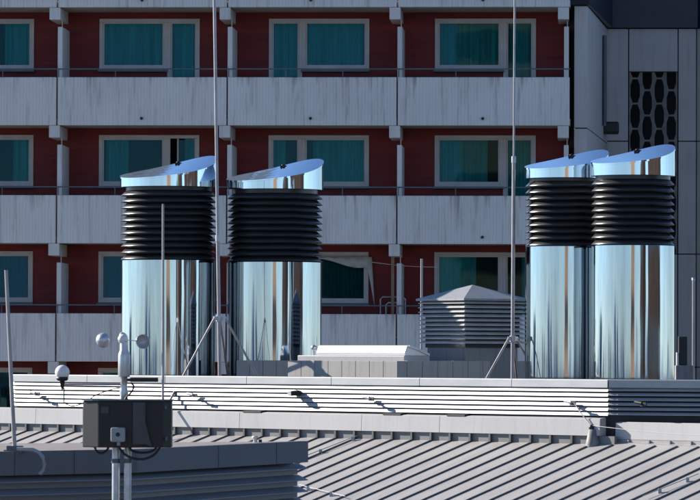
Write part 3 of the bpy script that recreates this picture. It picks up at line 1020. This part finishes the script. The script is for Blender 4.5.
# dark cowl on a concrete pier at the right
pc = at(687, 366, 86)
pt = thing('vent_pier', 'grey concrete pier with a black slotted cowl at the right edge', 'vent', (pc.x, 86, deck_z))
kq = 86 / F
zp1, zp0 = at(687, 336.5, 86).z - deck_z, at(687, 365.5, 86).z - deck_z
one(lambda g_: g_.box(-8 * kq, 9 * kq, -0.15, 0.25, 0, zp0)).build('pier', M['unit_base'], pt, bevel=0.01)
one(lambda g_: g_.box(-5 * kq, 3.5 * kq, -0.10, 0.15, zp0 + .002, zp1)).build('cowl', M['black'], pt, bevel=0.01)
one(lambda g_: g_.box(-7 * kq, -5.2 * kq, -0.10, 0.1, zp0 + .002, zp0 + 13 * kq)).build('bracket', M['white_metal'], pt)
pp = at(695.5, 280, 86)
ppt = thing('vent_pipe', 'thin pale upright pipe at the far right beside the black cowl', 'pipe', (pp.x, 86.3, deck_z))
one(lambda g_: g_.tube([(0, 0, 0), (0, 0, pp.z - deck_z)], 0.022, 10)).build('shaft', M['pole'], ppt)
one(lambda g_: g_.lathe([(0.03, 0), (0.03, .05), (0.0, .06)], 10, (0, 0, pp.z - deck_z))).build('cap', M['galv'], ppt)

# ------------------------------------------------------------------ conductor brackets and lightning wires
def on_wall(px, py, out=0.0):
    a_, c_ = NP.pix(px, py, -out)
    return NP.world(a_, -out, c_)
def bracket(label, px, py, mat_='rail', s=0.9):
    p = on_wall(px, py, 0.05)
    t = thing('cable_bracket', label, 'bracket', p, -TH, 'cable brackets on the louvred parapet')
    b = MB()
    b.box(-0.07 * s, 0.07 * s, -0.02, 0.0, -0.035 * s, 0.035 * s)
    b.bar((-0.03 * s, -0.02, 0), (-0.02 * s, -0.12 * s, 0.02), 0.03 * s, 0.03 * s)
    b.build('arm', M[mat_], t)
    one(lambda g_: g_.tube([(-0.09 * s, -0.12 * s, 0.035), (0.07 * s, -0.12 * s, 0.02)], 0.026 * s, 8)).build('clamp', M['black' if mat_ == 'black' else 'galv'], t)
    return t
bracket('small cable bracket near the left end of the louvred parapet', 33.5, 394.5)
bracket('small cable bracket on the louvres just right of the dark weather box', 193, 396)
bracket('small cable bracket on the louvres under the skylight, with a white tip', 372, 399.5)
bracket('cable bracket holding the white wire, left of the parapet corner', 576.5, 404)
bracket('dark cable bracket on the shaded louvres right of the corner', 648, 405, 'black')
p = on_wall(297.5, 393.3, 0.0)
fl = thing('floodlight', 'small dark floodlight sticking out of the louvred parapet', 'lamp', p, -TH)
fb_ = MB()
fb_.bar((0.02, 0.0, 0.0), (-0.03, -0.16, -0.01), 0.13, 0.085)
fb_.build('housing', M['box'], fl, bevel=0.01)
one(lambda g_: g_.bar((0.06, 0.0, 0.02), (0.06, -0.10, 0.035), 0.03, 0.03)).build('arm', M['black'], fl)
one(lambda g_: g_.bar((-0.03, -0.155, -0.01), (-0.033, -0.172, -0.011), 0.105, 0.065)).build('lens', M['boxlight'], fl)
# conical roof penetration with wires
def on_roof(px, py):
    r_ = ray(px, py)
    # plane through the upstand foot, falling outward
    n_ = (Vector((0, 0, 1)) + NP.i * -SL).normalized()
    p0 = NP.world(0, y_up, zup)
    return r_ * (p0.dot(n_) / r_.dot(n_))
cpost = on_roof(597.5, 446.5)
ct = thing('cone_post', 'small conical grey metal post standing on the seam roof', 'roof post', cpost)
kc = cpost.y / F
one(lambda g_: g_.lathe([(8.0 * kc, -0.04), (7.4 * kc, 0.02), (4.2 * kc, 15.5 * kc), (0, 16 * kc)], 20)).build('cone', M['cone'], ct)
one(lambda g_: g_.lathe([(0, 15 * kc), (2.6 * kc, 15.5 * kc), (2.8 * kc, 18.5 * kc), (1.5 * kc, 20 * kc), (0, 20.2 * kc)], 12, (-1.5 * kc, 0, 0))).build('clamp', M['black'], ct)
ctop = cpost + Vector((-1.5 * kc, 0, 19.5 * kc))
def wire(name, label, pts, r, m_):
    o = one(lambda g_: g_.tube([p - pts[0] for p in pts], r, 6)).build(name, M[m_])
    o.location = pts[0]
    return tag(o, label, 'wire')
def sag(p, q, s_, n=8):
    return [p.lerp(q, i / n) - Vector((0, 0, s_ * math.sin(math.pi * i / n))) for i in range(n + 1)]
wire('lightning_wire', 'white wire from the parapet bracket down to the conical roof post', sag(on_wall(577.5, 403.5, 0.16), ctop, 0.02), 0.009, 'cord')
e2 = at(740, 438.0, ctop.y - 2.3)
wire('lightning_wire', 'thin white wire running right from the conical roof post', sag(ctop, e2, 0.03), 0.0055, 'cord')
def roofwire(label, pa, pb_):
    pts = [on_roof(*pa).lerp(on_roof(*pb_), i / 10) + Vector((0, 0, 0.055)) for i in range(11)]
    t = thing('conductor_wire', label, 'wire', pts[0], 0, 'conductor wires on the seam roof')
    b = MB()
    b.tube([p - pts[0] for p in pts], 0.007, 6)
    b.build('wire', M['hose'], t)
    for i in (2, 7):
        q = pts[i] - pts[0]
        one(lambda g_: g_.box(q.x - .025, q.x + .025, q.y - .025, q.y + .025, q.z - .06, q.z + .012)).build('holder', M['hose'], t)
roofwire('thin wire lying on the roof seams near the dark fascia corner', (366, 437), (300, 463))
roofwire('thin wire lying on the roof seams in the bottom right corner', (706, 480), (650, 503))
roofwire('thin wire crossing the roof seams at the bottom beside the dark fascia', (298, 491), (345, 503))

# ------------------------------------------------------------------ foreground roof block in shade
def g3(px, py, Y):
    return at(px, py, Y)
Q0 = at(-60, 449.5, 41.3)
Q1 = at(128, 448.5, 43.0)
Q2 = at(302, 442.3, 47.6)
zt0 = Q2.z
fg = thing('roof_block', 'dark slate grey roof block with horizontal ribbed cladding in the lower left foreground', 'building', (Q1.x, Q1.y, GROUND))
def q2(px, Y):
    p = at(px, 446, Y)
    return Vector((p.x, p.y, 0))
P0, P1, P2 = q2(-90, 41.2), q2(128, 43.2), q2(302.0, 47.6)
P3 = q2(-90, 45.4)
off = Vector((Q1.x, Q1.y, GROUND))
zft = zt0
FHT = 0.225
def path(bm_, prof, inset=0.0):
    for a_, b_ in ((P0, P1), (P1, P2)):
        bm_.sweep([(o, z) for o, z in prof], a_, b_)
def wallpath(prof):
    """mitred sweep along P0-P1-P2; prof = (outward, z)"""
    b = MB()
    d1, d2 = (P1 - P0).normalized(), (P2 - P1).normalized()
    n1, n2 = Vector((d1.y, -d1.x, 0)), Vector((d2.y, -d2.x, 0))
    mi = (n1 + n2).normalized()
    mi = mi / mi.dot(n1)
    n = len(prof)
    vv = []
    for p, nn_ in ((P0, n1), (P1, mi), (P2, n2)):
        vv += [p + nn_ * o + Vector((0, 0, z)) for o, z in prof]
    fs = []
    for s_ in range(2):
        for i in range(n):
            i2 = (i + 1) % n
            fs.append((s_ * n + i, (s_ + 1) * n + i, (s_ + 1) * n + i2, s_ * n + i2))
    fs += [tuple(range(n)), tuple(range(2 * n, 3 * n))[::-1]]
    b.add(vv, fs)
    return b
wallpath([(0.06, zft), (0.06, zft - FHT), (0.0, zft - FHT), (-0.05, zft - 0.01), (-0.05, zft)]).build('fascia', M['fore'], fg, off=off)
for (pa_, pb2, fr2) in ((P0, P1, .42), (P0, P1, .70), (P1, P2, .45), (P1, P2, .80)):
    pj = pa_.lerp(pb2, fr2)
    dj = (pb2 - pa_).normalized()
    nj = Vector((dj.y, -dj.x, 0))
    one(lambda g_: g_.bar(pj + nj * .062 + Vector((0, 0, zft - FHT + .004)), pj + nj * .062 + Vector((0, 0, zft - .002)), 0.007, 0.006, tuple(nj))).build('fascia_joint', M['rail'], fg, off=off)
tpb = MB()
tpb.prism([(P0.x, P0.y), (P1.x, P1.y), (P2.x, P2.y), (P3.x, P3.y)], zft - 0.05, zft - 0.004)
tpb.build('roof_top', M['foretop'], fg, off=off)
ribp = 0.122
for_r = None
for q in range(14):
    zt = zft - FHT - 0.012 - ribp * q
    wallpath([(-0.05, zt), (0.060, zt - ribp * 0.40), (0.060, zt - ribp * 0.47), (-0.06, zt - ribp * 0.50), (-0.06, zt - ribp + 0.003), (-0.08, zt - ribp + 0.003), (-0.08, zt)]).build('cladding_rib', M['rib'], fg, off=off)
bb = MB()
def ins(p, k=0.06):
    return (p.x - 0.02, p.y + k)
bb.prism([ins(P0, .12), ins(P1, .12), (P2.x - 0.1, P2.y + .02), (P3.x, P3.y - .02)], GROUND, zft - 0.055)
bb.build('walls', M['fore'], fg, off=off)
rv = at(253.5, 441, 46.9)
rvt = thing('roof_stub', 'tiny pipe stub with a cap on top of the dark fascia', 'vent', (rv.x, rv.y, zft - 0.004))
one(lambda g_: g_.lathe([(0.022, 0), (0.022, 0.04), (0.034, 0.045), (0.034, 0.062), (0.0, 0.07)], 12)).build('stub', M['white_metal'], rvt)
one(lambda g_: g_.box(0.036, 0.07, -0.02, 0.02, 0, 0.03)).build('clip', M['black'], rvt)

# rod with conduit on the block's edge at far left
ra = at(8.8, 449.5, 42.15)
rat = thing('whip_rod', 'slender pale rod clamped to the edge of the dark fascia at far left', 'rod', ra)
rtop = at(5.8, 270, 42.15) - ra
one(lambda g_: g_.tube([(0, -0.05, -0.04), (rtop.x, rtop.y - 0.05, rtop.z)], 0.021, 10, taper=0.016)).build('shaft', M['pole'], rat)
cb_ = MB()
cb_.box(-0.075, 0.075, -0.11, 0.05, -0.055, 0.02)
cb_.tube([(-.10, -0.08, -0.03), (.10, -0.08, -0.03)], 0.014, 8)
cb_.build('clamp', M['rail'], rat, bevel=0.006)
kf = 41.5 / F
hs = MB()
hp_ = [(3, 1), (10, 1.0), (19, 1.5), (25, 4), (29.5, 9), (31, 16), (29.5, 22), (26, 26)]
hs.tube([(x * kf, -0.16, -y * kf) for x, y in hp_], 0.018, 8)
hs.build('conduit', M['hose'], rat)

# ------------------------------------------------------------------ weather station
WY = 38.0
kw = WY / F
wb = at(117, 447, WY)
LOWZ = -3.3
ws = thing('weather_station', 'dark weather station box on twin pipes with cup anemometer and white globe', 'weather station', (wb.x, WY, LOWZ))
def wsl(px, py, dy=0.0):
    p = at(px, py, WY)
    return Vector((p.x - wb.x, dy, p.z - LOWZ))
zt_b, zb_b = wsl(120, 401.5).z, wsl(120, 449.0).z
xs_ = [wsl(x, 425).x for x in (78.0, 95.0, 110.0, 129.0, 143.0, 160.0, 168.5)]
front = [0.03, -0.10, -0.125, -0.125, -0.10, -0.10, 0.02]
hb = MB()
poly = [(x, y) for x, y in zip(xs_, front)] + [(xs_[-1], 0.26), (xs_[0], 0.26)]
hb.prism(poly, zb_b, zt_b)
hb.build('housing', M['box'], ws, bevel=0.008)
lidw = MB()
lidw.prism([(x + (-.008 if i == 0 else .008 if i == 6 else 0), y - 0.012) for i, (x, y) in enumerate(zip(xs_, front))] + [(xs_[-1] + .008, 0.27), (xs_[0] - .008, 0.27)], zt_b + 0.001, zt_b + 0.014)
lidw.build('lid', M['rail'], ws)
dr = MB()
dr.box(xs_[3] + 0.008, xs_[4] - 0.004, -0.137, -0.12, zb_b + 0.03, zt_b - 0.01)
dr.add([(xs_[4] - .004, -.137, zb_b + .03), (xs_[4] + .05, -.137, zb_b + .012), (xs_[4] + .05, -.125, zb_b + .012), (xs_[4] - .004, -.125, zb_b + .03),
        (xs_[4] - .004, -.137, zb_b + .2), (xs_[4] + .002, -.137, zb_b + .2), (xs_[4] + .002, -.125, zb_b + .2), (xs_[4] - .004, -.125, zb_b + .2)],
       [(3, 2, 1, 0), (4, 5, 6, 7), (0, 1, 5, 4), (1, 2, 6, 5), (2, 3, 7, 6), (3, 0, 4, 7)])
dr.build('cover_plate', M['boxpatch'], ws)
for xx_ in (163.0,):
    for yy_ in (408.0, 440.0):
        q_ = wsl(xx_, yy_)
        yq = -0.035 if xx_ < 100 else -0.055
        one(lambda g_: g_.box(q_.x - .011, q_.x + .011, yq - .02, yq + .02, q_.z - .018, q_.z + .018)).build('latch', M['rail'], ws, bevel=0.004)
one(lambda g_: g_.box(wsl(98, 410).x, wsl(106, 410).x, -0.1285, -0.12, wsl(98, 414).z, wsl(98, 407).z)).build('name_plate', M['boxpatch'], ws)
sb = MB()
p0, p1 = wsl(107.5, 443), wsl(122.5, 428.3)
sb.box(p0.x, p1.x, -0.20, -0.126, p0.z, p1.z)
so_ = sb.build('junction_box', M['boxlight'], ws, bevel=0.014)
cx_, cz2 = (p0.x + p1.x) / 2, (p0.z + p1.z) / 2
one(lambda g_: g_.tube([(cx_, -0.206, cz2 + .002), (cx_, -0.199, cz2 + .002)], 0.018, 14)).build('knob', M['black'], so_)
one(lambda g_: g_.tube([(cx_ + .005, -0.16, p0.z - 0.03), (cx_ + .005, -0.16, p0.z)], 0.015, 10)).build('cable_gland', M['boxlight'], so_)
for (x0, x1) in ((107.0, 114.8), (119.5, 126.8)):
    a_, b_ = wsl(x0, 460).x, wsl(x1, 460).x
    pm = MB()
    pm.tube([((a_ + b_) / 2, 0.06, 0), ((a_ + b_) / 2, 0.06, zb_b + 0.02)], (b_ - a_) / 2, 16)
    pp_ = pm.build('pipe', M['galv'], ws)
    one(lambda g_: g_.lathe([((b_ - a_) / 2 + .008, -.018), ((b_ - a_) / 2 + .008, .018)], 16, ((a_ + b_) / 2, 0.06, wsl(110, 463).z))).build('pipe_clamp', M['rail'], pp_)
fp = MB()
fp.box(-0.35, 0.35, -0.2, 0.35, 0.0, 0.06)
fp.build('foot_plate', M['galv'], ws)
def cablepts(px, dy):
    return [wsl(x, y, dy) for x, y in px]
def spl(pts, n=6):
    out = []
    P = [pts[0]] + pts + [pts[-1]]
    for i in range(1, len(P) - 2):
        for k in range(n):
            t = k / n
            a_, b_, c_, e_ = P[i - 1], P[i], P[i + 1], P[i + 2]
            out.append(0.5 * ((2 * b_) + (c_ - a_) * t + (2 * a_ - 5 * b_ + 4 * c_ - e_) * t * t + (3 * b_ - a_ - 3 * c_ + e_) * t ** 3))
    out.append(pts[-1])
    return out
for cpx in ([(89, 446), (92, 453), (97, 455), (102, 452), (105, 447)],
            [(113, 446), (119, 455), (128, 460), (140, 461), (151, 456), (158, 446)],
            [(124, 447), (129, 453), (140, 454.5), (150, 452), (154, 446)]):
    one(lambda g_: g_.tube(spl(cablepts(cpx, 0.0)), 0.010, 8)).build('cable', M['cable'], ws)
# anemometer column
bx = wsl(121.3, 365)
am = MB()
zz = lambda y: wsl(121, y).z
am.lathe([(0, zz(401.5)), (4.0 * kw, zz(401.5)), (4.0 * kw, zz(396)), (4.6 * kw, zz(393)), (3.4 * kw, zz(388)), (3.4 * kw, zz(377.2)), (5.6 * kw, zz(377)), (6.0 * kw, zz(376)),
          (6.0 * kw, zz(355.5)), (5.6 * kw, zz(353.5)), (4.2 * kw, zz(350)), (4.2 * kw, zz(342.5)), (3.6 * kw, zz(340.5)), (0, zz(340))], 24, (bx.x, 0.06, 0))
ao = am.build('anemometer', M['sensor'], ws)
hc = wsl(121, 338.0)
one(lambda g_: g_.lathe([(5.2 * kw * math.cos(a_), 5.2 * kw * math.sin(a_) + zz(339.0)) for a_ in [R(x) for x in range(-70, 91, 16)]], 20, (hc.x - 0.002, 0.06, 0))).build('hub', M['white_plastic'], ao)
def cup(px, py, r_px, dirv, y):
    c_ = wsl(px, py)
    c_ = Vector((c_.x, y, c_.z))
    r_ = r_px * kw
    b = MB()
    ax = Vector(dirv).normalized()
    u = Vector((0, 0, 1))
    s_ = ax.cross(u).normalized()
    u = s_.cross(ax)
    n, k = 20, 7
    prof = [(r_ * math.cos(R(90 * i / k)), -r_ * math.sin(R(90 * i / k))) for i in range(k)] 
    prof_i = [(0.9 * x_, 0.9 * z_) for x_, z_ in prof][::-1]
    ringp = [(0.06 * r_, -r_)]
    allp = [(0.02 * r_, -0.9 * r_)] + prof_i + prof[:1] + prof[1:] + [(0.02 * r_, -r_)]
    vv = []
    for rr_, dd in allp:
        for q in range(n):
            t_ = 2 * math.pi * q / n
            vv.append(c_ + s_ * (rr_ * math.cos(t_)) + u * (rr_ * math.sin(t_)) + ax * dd)
    fs = [(j * n + q, j * n + (q + 1) % n, (j + 1) * n + (q + 1) % n, (j + 1) * n + q) for j in range(len(allp) - 1) for q in range(n)]
    b.add(vv, fs, True)
    b.tube([(hc.x, 0.06, zz(339.5)), c_], 0.0035, 6)
    b.build('cup', M['sensor'], ao)
cup(101.3, 340.0, 7.6, (0.55, 0.85, 0.05), 0.02)
cup(141.3, 341.3, 7.4, (0.30, -0.95, 0.1), 0.02)
cup(118.0, 338.2, 6.6, (-1, 0.25, 0), 0.22)
# cross arm with globe sensor and black counterweight
gx, gz = wsl(58.5, 372.5).x, wsl(58.5, 372.5).z
arm = MB()
za_ = zz(385.0)
arm.tube([(gx, 0.06, za_), (bx.x, 0.06, za_)], 0.009, 8)
arm.tube([(gx, 0.06, za_), (gx, 0.06, gz)], 0.012, 8)
arm.build('cross_arm', M['pole'], ws)
gl_ = MB()
rg = 7.3 * kw
gl_.lathe([(max(0.001, rg * math.cos(R(a_))), gz + rg * math.sin(R(a_))) for a_ in range(-50, 91, 10)], 28, (gx, 0.06, 0))
go = gl_.build('globe_sensor', M['white_plastic'], ws)
gb = MB()
gb.lathe([(0.001, gz - rg * 0.60), (rg * 0.85, gz - rg * 0.62), (rg * 0.80, gz - rg * 1.0), (rg * 0.6, gz - rg * 1.15), (rg * 0.35, gz - rg * 1.2), (rg * 0.3, gz - rg * 1.7), (rg * .15, gz - rg * 2.3), (0.001, gz - rg * 2.4)], 20, (gx, 0.06, 0))
gb.build('globe_base', M['black'], go)
wv_ = MB()
a_, b_ = wsl(127, 380.2), wsl(155.5, 380.0)
wv_.tube([(bx.x, 0.06, a_.z), (a_.x, 0.06, a_.z)], 0.012, 8)
wv_.box(a_.x, b_.x, 0.03, 0.09, b_.z - 2.2 * kw, b_.z + 2.2 * kw)
wv_.build('side_sensor', M['black'], ws, bevel=0.006)
one(lambda g_: g_.tube(spl(cablepts([(58, 388), (57.5, 399), (58.5, 404), (66, 407), (75, 405), (84, 400), (90, 396), (102, 391.5), (112, 389), (118, 390)], 0.31)), 0.0065, 6)).build('cable', M['cable'], ws)
one(lambda g_: g_.tube(spl(cablepts([(128, 383), (131, 387), (128, 393), (124, 397), (121, 401)], 0.0)), 0.009, 6)).build('cable', M['cable'], ws)
wt, wbm = wsl(163.6, 204.5), wsl(160.0, 402)
wh = MB()
mid_ = wbm.lerp(wt, 0.13)
wh.tube([(wbm.x, 0.05, wbm.z - .01), (mid_.x, 0.05, mid_.z)], 0.0115, 10)
wh.tube([(mid_.x, 0.05, mid_.z), (wt.x, 0.05, wt.z)], 0.0125, 10, taper=0.009)
wh.build('whip_antenna', M['pole'], ws)

# lower roof the station stands on
lr = MB()
lr.prism([(-14, 12), (6, 12), (6, 40.2), (-14, 40.2)], GROUND, LOWZ)
lo_ = lr.build('lower_roof', M['deck'])
tag(lo_, kind='structure')

# ------------------------------------------------------------------ clutter on the balcony behind the skylight
def bal(px, py, depth):
    a_, c_ = AP.pix(px, py, depth)
    return AP.world(a_, depth, c_)
fz = AP.o.z + zl(-2) + zb_floor
def on_floor(px, depth):
    a_, c_ = AP.pix(px, 320, depth)
    p = AP.world(a_, depth, 0)
    p.z = fz
    return p
post = on_floor(392.8, 0.45)
o = thing('wooden_post', 'slim wooden post standing on the cluttered balcony between parapet and ceiling', 'post', post)
one(lambda g_: g_.box(-0.035, 0.035, -0.035, 0.035, 0, FH - zb_floor)).build('shaft', M['wood'], o)
cf = on_floor(393, 0.9)
kb = 106 / F
o = thing('metal_chair', 'pale tubular metal chair on the balcony beside the wooden post', 'chair', cf, -AP.t)
sb = MB()
def frame_loop(bm_, x0, x1, z1, y, r_=0.02):
    bm_.tube([(x0, y, 0), (x0, y, z1 - .05), (x0 + .05, y, z1), (x1 - .05, y, z1), (x1, y, z1 - .05), (x1, y, 0)], r_, 8)
H_ = at(393, 296.5, 106).z - fz
frame_loop(sb, -12.5 * kb, 12.0 * kb, H_, 0.2)
sb.build('back_frame', M['galv'], o)
sb = MB()
frame_loop(sb, -6 * kb, 9 * kb, H_ - 6 * kb, -0.25)
sb.build('front_frame', M['galv'], o)
one(lambda g_: g_.box(-11 * kb, 11 * kb, -0.24, 0.2, 0.42, 0.45)).build('seat', M['white_metal'], o)
bk0 = on_floor(338, 0.75)
o = thing('bicycle', 'dark bicycle leaning on the balcony under the draped window', 'bicycle', bk0, -AP.t)
RW = 0.335
for s_, x_ in ((0, -0.52), (1, 0.52)):
    wl_ = MB()
    n = 28
    wl_.tube([(x_ + RW * math.cos(2 * math.pi * q / n), 0, RW + 0.02 + RW * math.sin(2 * math.pi * q / n)) for q in range(n + 1)], 0.022, 8)
    wo_ = wl_.build('wheel', M['black'], o)
    sk_ = MB()
    for q in range(10):
        a_ = math.pi * 2 * q / 10
        sk_.tube([(x_, 0, RW + .02), (x_ + (RW - .02) * math.cos(a_), 0, RW + .02 + (RW - .02) * math.sin(a_))], 0.003, 4)
    sk_.build('spokes', M['galv'], wo_)
fm_ = MB()
for p, q in (((-0.52, 0, .355), (-0.1, 0, .33)), ((-0.1, 0, .33), (-0.22, 0, .86)), ((-0.22, 0, .80), (0.34, 0, .82)), ((-0.1, 0, .33), (0.36, 0, .74)), ((-0.52, 0, .355), (-0.2, 0, .78)), ((0.52, 0, .355), (0.33, 0, .95))):
    fm_.tube([p, q], 0.017, 8)
fm_.build('frame', M['rail'], o)
one(lambda g_: g_.tube([(0.28, -0.25, .98), (0.35, -0.1, 1.0), (0.35, 0.1, 1.0), (0.28, 0.25, .98)], 0.014, 8)).build('handlebar', M['rail'], o)
sd_ = MB()
sd_.add([(-0.36, -.07, .90), (-.36, .07, .90), (-.08, .02, .90), (-.08, -.02, .90), (-0.36, -.06, .86), (-.36, .06, .86), (-.08, .02, .88), (-.08, -.02, .88)],
        [(0, 1, 2, 3), (7, 6, 5, 4), (0, 4, 5, 1), (1, 5, 6, 2), (2, 6, 7, 3), (3, 7, 4, 0)])
sd_.build('saddle', M['black'], o)
# cloth slung over the top corner of the window
cl0 = bal(345, 262, DEP - 0.08)
o = MB()
nx = 30
rowsz = []
xA, xB = AP.pix(318, 262, DEP - .08)[0], AP.pix(371, 262, DEP - .08)[0]
topz = AP.pix(345, 256.5, DEP - .08)[1]
for q in range(nx + 1):
    u_ = q / nx
    x = xA + (xB - xA) * u_
    dropp = (2.5 + 9.0 * math.sin(math.pi * min(1, u_ * 1.02) * 0.62) ** 2) * PX
    if u_ > 0.86:
        dropp = (9 + (u_ - 0.86) / 0.14 * 44) * PX
    f = 0.02 * math.sin(u_ * 26)
    rowsz.append([AP.world(x + (0.02 if u_ > .9 else 0), DEP - 0.09 + f, topz - 0.01), AP.world(x + (0.10 * u_ if u_ > .86 else 0), DEP - 0.11 - f, topz - dropp)])
vv = [p - cl0 for r_ in rowsz for p in r_]
o.add(vv, [(2 * q, 2 * q + 1, 2 * q + 3, 2 * q + 2) for q in range(nx)], True)
ob = o.build('draped_sheet', M['white_cloth'])
ob.location = cl0
md = ob.modifiers.new('thick', 'SOLIDIFY')
md.thickness = 0.008
tag(ob, 'pale sheet slung over the top of the balcony window behind the skylight', 'sheet')
la, lb = bal(318, 262, 0.9), bal(440, 266, 0.9)
wire('washing_line', 'thin washing line strung across the balcony behind the wooden post', sag(bal(372, 262, 0.8), bal(438, 267, 0.8), 0.03), 0.006, 'white_plastic')

# ------------------------------------------------------------------ the town behind the camera, seen mirrored in the chimneys
M['tan'] = mat('tan_render', (0.58, 0.38, 0.24), 0.8, var=0.1, scale=0.3)
M['brown'] = mat('brown_brick', (0.045, 0.028, 0.02), 0.85, var=0.45, scale=0.8)
M['darkwin'] = mat('dark_window_band', (0.05, 0.055, 0.06), 0.2, var=0.2)
M['skyline'] = mat('hazy_far_buildings', (0.22, 0.30, 0.40), 0.9, var=0.3, scale=0.01)  # blue haze of distance mixed into the base colour
M['pale'] = mat('pale_render', (0.60, 0.62, 0.63), 0.8, var=0.12, scale=0.2)
def block(name, label, x0, x1, y0, y1, top, m_, bands, ph, kinds='building'):
    t = thing(name, label, kinds, ((x0 + x1) / 2, (y0 + y1) / 2, GROUND))
    cx, cy = (x0 + x1) / 2, (y0 + y1) / 2
    b = MB()
    b.box(x0 - cx, x1 - cx, y0 - cy, y1 - cy, 0, top - GROUND)
    b.build('wall', m_, t)
    wb_ = MB()
    z = top - 1.6
    while z > GROUND + 3:
        wb_.box(x0 - cx - .03, x1 - cx + .03, y0 - cy - .03, y1 - cy + .03, z - bands - GROUND, z - GROUND)
        z -= ph
    wb_.build('window_bands', M['darkwin'], t)
    return t
block('office_tower', 'tan office tower mirrored in the middle of every steel chimney', -7.0, 5.2, -22, -3.0, 24.0, M['tan'], 1.5, 3.4)
block('brick_building', 'brown brick building mirrored in the right flank of the chimneys', 38, 60, 32, 62, 12, M['brown'], 1.3, 3.2)
block('brick_building', 'lower brown brick building mirrored beside the taller brick one', 26, 34, 2, 26, 6, M['brown'], 1.3, 3.2)
rnd = random.Random(3)
skl_ = MB()
for q in range(260):
    a_ = rnd.uniform(0, 2 * math.pi)
    rr_ = rnd.uniform(350, 1500)
    h_ = 10 + rnd.random() ** 2 * 20
    if rnd.random() < 0.05: h_ += 12
    x, y = rr_ * math.cos(a_), rr_ * math.sin(a_)
    if y > 60 and abs(x) < 0.6 * y: continue
    sx, sy = rnd.uniform(10, 35), rnd.uniform(10, 35)
    skl_.box(x - sx, x + sx, y - sy, y + sy, GROUND, GROUND + h_)
tag(skl_.build('city_skyline', M['skyline']), kind='stuff')
